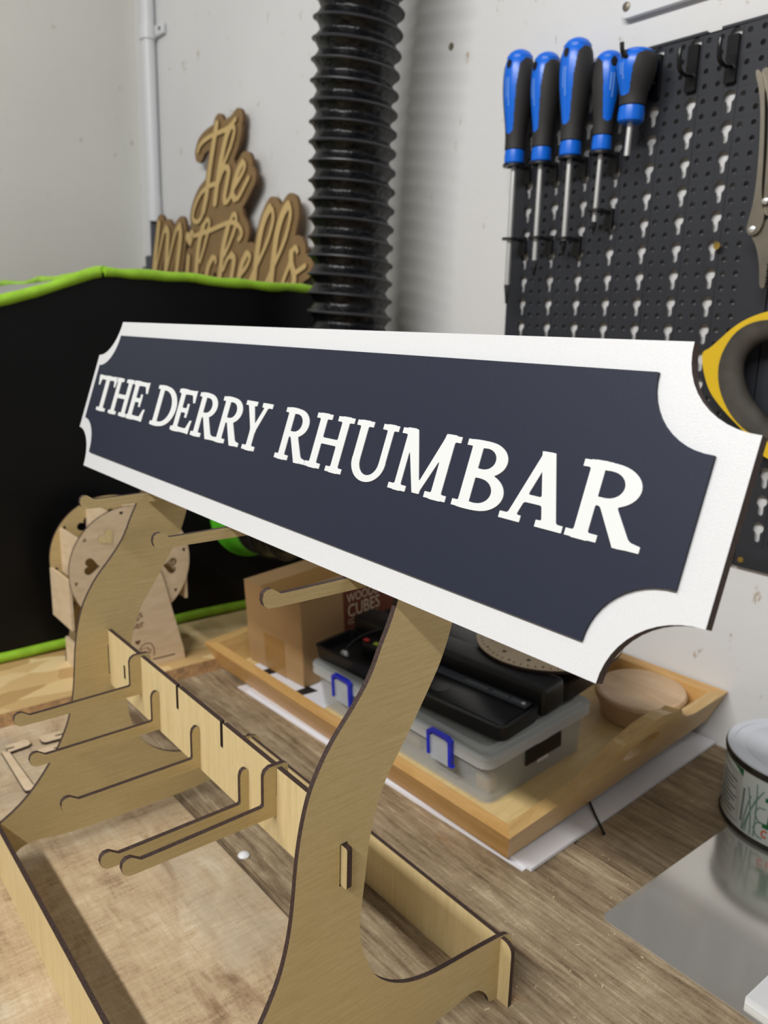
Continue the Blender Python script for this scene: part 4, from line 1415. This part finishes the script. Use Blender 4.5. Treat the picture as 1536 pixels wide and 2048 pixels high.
pa = pegboard('pegboard', -.6668, -.3588, .1862, .6643, 'charcoal plastic pegboard panel behind the screwdrivers')
pb = pegboard('pegboard', -.3572, -.1700, .1862, .6643, 'charcoal plastic pegboard panel at the right picture edge')
for x, par in ((-.3650, pa), (-.3510, pb)):
    lathe('corner_screw', 'brass', par, [(.0030, 0), (.0026, .0008), (.001, .0012)], (0, 0, 0), 12, frame((x, PF, .1935), (1, 0, 0), (0, 0, 1), (0, -1, 0)))
gs = thing('brass_screw', (-.4072, PF - .0001, .4780), 'brass screw standing out of the pegboard left of the pliers', 'screw')
gf = frame((-.4072, PF, .4780), (1, 0, 0), (0, 0, 1), (0, -1, 0))
lathe('screw_head', 'brass', gs, [(.0014, .0040), (.0034, .0062), (.0034, .0068), (.0010, .0066)], (0, 0, 0), 14, gf)
lathe('screw_shank', 'brass', gs, [(.0013, 0), (.0013, .0045)], (0, 0, 0), 10, gf)

# hooks and tool holders
jh = [(0, 0)]


def j_hook(x, z, label):
    t = thing('pegboard_hook', (x, PF, z - .040), label, 'hook', 'black pegboard hooks')
    prism('plate', ['black_gloss', 'black_gloss'], t, [[rrect(x - .0052, x + .0052, z - .0405, z - .0015, .001)]], 0, .0040, XZ(PF - .0003))
    q = spline([(x, PF - .003, z - .026), (x, PF - .014, z - .028), (x, PF - .022, z - .025), (x, PF - .0245, z - .017), (x, PF - .0245, z - .009)], 6)
    tube('prong', 'black_gloss', t, q, .0021, 10)
    return t


j_hook(KX - PXC, KZ, 'empty black hook on the pegboard, left of the two')
j_hook(KX, KZ, 'empty black hook on the pegboard, right of the two')
j3 = j_hook(KX - 2 * PXC, KZ, 'black hook carrying the stubby screwdriver')
x3 = KX - 2 * PXC
tube('prong_tip', 'black_gloss', j3, spline([(x3, PF - .0265, KZ - .012), (x3 - .002, PF - .038, KZ - .012), (x3 - .006, PF - .047, KZ - .008), (x3 - .007, PF - .049, KZ + .001)], 5), .0021, 10)
SDY = .6980


def holder(x, z, label, r, grp):
    t = thing('tool_holder', (x, PF, z), label, 'tool holder', grp)
    prism('plate', ['black', 'black'], t, [[rrect(x - .005, x + .005, z - .016, z + .004, .001)]], 0, .0030, XZ(PF - .0003))
    ring = [[circ(x, SDY, r + .0055, 28), circ(x, SDY, r + .0006, 20)]]
    prism('ring', ['black', 'black'], t, ring, z - .0012, z + .0012)
    prism('arm', ['black', 'black'], t, [[rect(x - .0028, x + .0028, SDY + r + .0045, PF - .0030)]], z - .0014, z + .0014)
    return t


def screwdriver(x, zt, zb, tip, R, rs, stripe, kind, label, lean=0.0, y=SDY):
    """zt handle top, zb collar underside, tip z; R largest handle radius"""
    t = thing('screwdriver', (x, y, tip), label, 'screwdriver', 'blue handled screwdrivers')
    xf = Matrix.Translation((x, y, zb)) @ Matrix.Rotation(lean, 4, 'Y') @ Matrix.Rotation(math.radians(stripe), 4, 'Z')
    H = zt - zb
    ct = .0148 if kind != 'stubby' else .0110           # collar height
    stub = kind == 'stubby'
    # collar, eight sided at its edge
    c0 = R * (.66 if not stub else .66)
    lathe('collar', 'blue', t, [(c0 * .86, 0), (c0, .0015), (c0 * 1.02, ct * .5), (c0 * .97, ct - .001), (c0 * .82, ct)], (0, 0, 0), 32, xf)

    def rad(u):                     # 0 neck .. 1 top
        pts = [(0, .66), (.10, .64), (.22, .70), (.38, .84), (.55, .97), (.70, 1.0), (.84, .95), (.92, .84), (.965, .64), (.99, .36), (1, .05)] if not stub else \
              [(0, .66), (.10, .62), (.20, .70), (.38, .92), (.58, 1.0), (.75, .99), (.87, .90), (.94, .74), (.98, .48), (1, .06)]
        xs_, ys_ = [p[0] for p in pts], [p[1] for p in pts]
        if u > .9:
            return float(np.interp(u, xs_, ys_)) * R
        return float(np.mean([np.interp(u + d_, xs_, ys_) for d_ in (-.08, -.05, -.02, 0, .02, .05, .08)])) * R
    nr, ns = 80, 144
    vb, vg, fb, fg = [], [], [], []
    L = H - ct
    for i in range(nr + 1):
        uu = i / nr
        for k in range(ns):
            a = 2 * math.pi * k / ns
            r = rad(uu)
            vb.append((r * math.cos(a), r * math.sin(a), ct + L * uu))
            vg.append(((r + .0004) * math.cos(a), (r + .0004) * math.sin(a), ct + L * uu))
    per = 180 if not stub else 120
    for i in range(nr):
        uu = (i + .5) / nr
        for k in range(ns):
            a = (360 * (k + .5) / ns) % per
            d = min(a, per - a)                 # angle from the middle of a blue stripe
            half = (35 if not stub else 25)
            lo_u = .15 if not stub else .26
            wdt = half
            if uu < lo_u + .06:
                q = (uu - lo_u) / .06
                wdt = half * .80 * math.sqrt(max(0, 1 - (1 - q) ** 2)) if q > 0 else -1
            elif uu < .55:
                wdt = half * (.80 + .20 * (uu - lo_u - .06) / (.55 - lo_u - .06))
            else:
                wdt = half + 14 * max(0, (uu - .6)) / .3
            grip = d > wdt and uu < .885 - .07 * max(0, (1 - (d - 40) / 30)) if not stub else d > wdt and uu < .90
            q = [i * ns + k, i * ns + (k + 1) % ns, (i + 1) * ns + (k + 1) % ns, (i + 1) * ns + k]
            (fg if grip else fb).append(q)

    def compact(V, F):
        used = sorted({i for f in F for i in f})
        mp_ = {a: b for b, a in enumerate(used)}
        return [V[i] for i in used], [[mp_[i] for i in f] for f in F]
    va, fa = compact(vb, fb)
    hd = obj('handle', va, fa, 'blue', t, smooth=True, xf=xf)
    va, fa = compact(vg, fg)
    gp = obj('grip', va, fa, 'grip', t, smooth=True, xf=xf)
    gp['label'] = 'black rubber grip'
    # hanging hole near the top of the stripe
    hz = ct + L * .83
    rr = rad(.83)
    lathe('hanging_hole', 'black', hd, [(.0030, 0), (.0030, .0016)], (0, 0, 0), 20, xf @ frame((rr - .0010, 0, hz), (0, 1, 0), (0, 0, 1.5), (1, 0, 0)))
    # faint print on the stripe
    for dz, ln, off in ((.60, .20, -.0016), (.56, .28, .0012)):
        V, F = [], []
        for i in range(9):
            u_ = dz - ln / 2 + ln * i / 8
            r = rad(u_) + .0003
            for s in (-1, 1):
                aa = (off + s * .00035) / r
                V.append((r * math.cos(aa), r * math.sin(aa), ct + L * u_))
        for i in range(8):
            F.append([2 * i, 2 * i + 1, 2 * i + 3, 2 * i + 2])
        obj('print', V, F, 'print', hd, xf=xf)
    Ls = zb - tip
    sh = [(rs, 0), (rs, -Ls * .80)]
    if kind == 'flat':
        lathe('shaft', 'steel', t, [(rs, -Ls * .86), (rs, 0)], (0, 0, 0), 16, xf)
        V = []
        for z, wx, wy in ((-Ls * .86, rs, rs), (-Ls * .93, rs * 1.15, rs * .55), (-Ls * .97, rs * 1.15, rs * .3), (-Ls, rs * 1.0, rs * .2)):
            V += [(-wx, -wy, z), (wx, -wy, z), (wx, wy, z), (-wx, wy, z)]
        F = [[3, 2, 1, 0]] + [[4 * i + k, 4 * i + (k + 1) % 4, 4 * i + 4 + (k + 1) % 4, 4 * i + 4 + k][::-1] for i in range(3) for k in range(4)] + [[12, 13, 14, 15]]
        obj('tip', V, F, 'dark_steel' if rs > .0027 else 'steel', t, xf=xf @ Matrix.Rotation(math.radians(35), 4, 'Z'))
    else:
        lathe('shaft', 'steel', t, [(rs, -Ls * .84), (rs, 0)], (0, 0, 0), 16, xf)
        lathe('tip', 'dark_steel', t, [(.0004, -Ls), (rs * .45, -Ls + .003), (rs * .98, -Ls * .9), (rs * .98, -Ls * .84)], (0, 0, 0), 8, xf, smooth=False)
    return t


for x, zu, zl, rs, nm in ((-.6453, 0.5732, 0.4971, .0032, 'first screwdriver from the left'), (-.6072, 0.5706, 0.4961, .0030, 'second screwdriver from the left'), (-.5690, 0.5710, 0.4931, .0030, 'third screwdriver from the left'), (-.5309, 0.5706, 0.5173, .0028, 'fourth screwdriver from the left')):
    holder(x, zu, 'black ring holder under the collar of the ' + nm, rs + .0035, 'upper screwdriver holders')
    holder(x, zl, 'black guide ring around the shaft of the ' + nm, rs, 'lower screwdriver guides')
screwdriver(-.6453, 0.6883, 0.5745, 0.4273, .0164, .0030, -92, 'flat', 'long flat-bladed blue screwdriver, leftmost on the pegboard')
screwdriver(-.6072, 0.6777, 0.5720, 0.4566, .0156, .0028, -104, 'flat', 'blue screwdriver second from the left on the pegboard')
screwdriver(-.5690, 0.6822, 0.5724, 0.4749, .0164, .0028, -94, 'cross', 'tallest-standing blue screwdriver, third from the left')
screwdriver(-.5309, 0.6620, 0.5720, 0.4941, .0143, .0024, -34, 'cross', 'slim blue screwdriver fourth from the left, grip on its left side', .02)
screwdriver(-.4975, 0.6559, 0.5922, 0.5578, .0182, .0028, -100, 'cross', 'stubby blue screwdriver hanging on a hook', .03, PF - .0265)

# ================================================================== PLIERS AND HANDSAW AT THE PICTURE EDGE
pf = thing('locking_pliers', (-.350, .700, .438), 'worn metal locking pliers hanging at the right picture edge', 'pliers')
pxz = XZ(.7020)
arm = [(-.3800, .6135), (-.3770, .6145), (-.3735, .6100), (-.3700, .5980), (-.3672, .5800), (-.3650, .5600), (-.3632, .5400), (-.3620, .5200), (-.3600, .5080), (-.3560, .4960), (-.3590, .4860),
       (-.3640, .4825), (-.3690, .4835), (-.3712, .4880), (-.3700, .4950), (-.3680, .5060), (-.3670, .5250), (-.3680, .5500), (-.3700, .5750), (-.3735, .5960)]
prism('outer_arm', ['nickel', 'nickel'], pf, [[chaikin(arm, 2)]], 0, .006, pxz)
arm2 = [(-.3765, .6130), (-.3710, .6160), (-.3640, .6080), (-.3560, .5900), (-.3500, .5600), (-.3470, .5300), (-.3450, .5000), (-.3560, .4960), (-.3600, .5080), (-.3612, .5300), (-.3630, .5600), (-.3665, .5900)]
prism('inner_arm', ['nickel', 'nickel'], pf, [[chaikin(arm2, 1)]], -.003, .0035, pxz)
jaw = [(-.3690, .4850), (-.3640, .4820), (-.3610, .4850), (-.3560, .4960), (-.3430, .5000), (-.3330, .4900), (-.3340, .4780), (-.3420, .4700), (-.3480, .4640), (-.3500, .4560), (-.3490, .4480), (-.3500, .4395), (-.3530, .4388),
       (-.3552, .4420), (-.3562, .4520), (-.3580, .4620), (-.3620, .4740), (-.3660, .4800)]
prism('jaw', ['nickel', 'nickel'], pf, [[chaikin(jaw, 2)]], -.0045, .0030, pxz)
for k in range(7):
    rbox('jaw_tooth', 'dark_steel', pf, (-.3502 + .0004 * (k % 2), .6985, .4420 + .0026 * k), (-.3478 + .0004 * (k % 2), .7050, .4434 + .0026 * k), 0)
jaw2 = [(-.3430, .4900), (-.3330, .4900), (-.3280, .4700), (-.3300, .4480), (-.3360, .4400), (-.3380, .4480), (-.3380, .4600)]
prism('fixed_jaw', ['nickel', 'nickel'], pf, [[chaikin(jaw2, 2)]], -.004, .0040, pxz)
for x, z, r in ((-.3655, .4875, .0032), (-.3570, .5095, .0030), (-.3520, .5420, .0026)):
    lathe('rivet', 'steel', pf, [(r, 0), (r * .9, .0012), (r * .4, .002)], (0, 0, 0), 16, frame((x, .6958, z), (1, 0, 0), (0, 0, 1), (0, -1, 0)))
j2 = thing('pegboard_hook', (-.3490, PF, .575), 'black hook behind the locking pliers', 'hook', 'black pegboard hooks')
prism('plate', ['black', 'black'], j2, [[rrect(-.3542, -.3438, .5750, .6140, .001)]], 0, .003, XZ(PF - .0003))
tube('prong', 'black', j2, [(-.349, .7125, .600), (-.349, .690, .598), (-.349, .687, .606)], .002, 8)

sw_ = thing('handsaw', (-.30, .700, .29), 'yellow handsaw handle with grey rubber grip behind the plaque corner', 'saw')
sxz = XZ(.7000)
outer = [(-.3960, .3836), (-.3930, .3690), (-.3850, .3500), (-.3730, .3374), (-.3607, .3270), (-.3450, .3150), (-.3304, .2985), (-.3180, .2950), (-.2900, .2880), (-.2600, .2900), (-.2400, .3100), (-.2350, .3500),
         (-.2450, .3900), (-.2700, .4130), (-.3000, .4220), (-.3250, .4222), (-.3399, .4199), (-.3560, .4143), (-.3690, .4062), (-.3835, .3920), (-.3890, .3870)]
inner = [(-.3766, .3825), (-.3778, .3658), (-.3728, .3479), (-.3600, .3290), (-.3440, .3170), (-.3280, .3120), (-.3000, .3080), (-.2700, .3120), (-.2600, .3400), (-.2640, .3750), (-.2850, .4020), (-.3100, .4125), (-.3390, .4133), (-.3553, .4094), (-.3674, .4005)]
prism('handle_shell', ['yellow', 'yellow'], sw_, [[chaikin(outer, 2), chaikin(inner, 2)]], -.008, .010, sxz)
hole_ = [(-.3600, .3790), (-.3595, .3660), (-.3540, .3520), (-.3440, .3400), (-.3290, .3260), (-.3100, .3180), (-.2850, .3180), (-.2760, .3400), (-.2800, .3700), (-.2950, .3900), (-.3200, .3985), (-.3400, .3965), (-.3530, .3910)]
ri, ro = chaikin(hole_, 2), chaikin(inner, 2)


def ring_grip(outer_l, inner_l, z0, z1, bulge):
    """soft rubber ring between two outlines, rounded towards the hole"""
    n = 64

    def res(l):
        c = (sum(p[0] for p in l) / len(l), sum(p[1] for p in l) / len(l))
        d = [0]
        for i in range(len(l)):
            a, b = l[i], l[(i + 1) % len(l)]
            d.append(d[-1] + math.hypot(b[0] - a[0], b[1] - a[1]))
        s0 = max(range(len(l)), key=lambda i: -l[i][0])
        out = []
        for k in range(n):
            s = (d[s0] + d[-1] * k / n) % d[-1]
            i = max(j for j in range(len(l)) if d[j] <= s)
            t = (s - d[i]) / max(d[i + 1] - d[i], 1e-9)
            a, b = l[i], l[(i + 1) % len(l)]
            out.append((a[0] + (b[0] - a[0]) * t, a[1] + (b[1] - a[1]) * t))
        return out
    A, B = res(outer_l), res(inner_l)
    V, F = [], []
    m_ = 12
    for k in range(n):
        for j in range(m_ + 1):
            t = j / m_
            ang = math.pi * t
            w_ = math.sin(ang) ** .7
            zc = (z0 + z1) / 2 + (z1 - z0) / 2 * math.cos(ang)
            V.append((A[k][0] + (B[k][0] - A[k][0]) * w_, A[k][1] + (B[k][1] - A[k][1]) * w_, zc))
    for k in range(n):
        for j in range(m_):
            a, b = k * (m_ + 1) + j, ((k + 1) % n) * (m_ + 1) + j
            F.append([a, b, b + 1, a + 1])
    return V, F


V, F = ring_grip(ro, ri, -.0085, .0115, 1)
obj('rubber_grip', V, F, 'rubber', sw_, smooth=True, xf=sxz)['label'] = 'dusty grey rubber grip'
prism('blade', ['steel', 'steel'], sw_, [[[(-.245, .300), (-.245, .400), (.25, .360), (.25, .310)]]], -.001, .0005, sxz)
tube('hanging_peg', 'black', sw_, [(-.318, PF - .001, .4010), (-.318, .688, .4010)], .0025, 8)
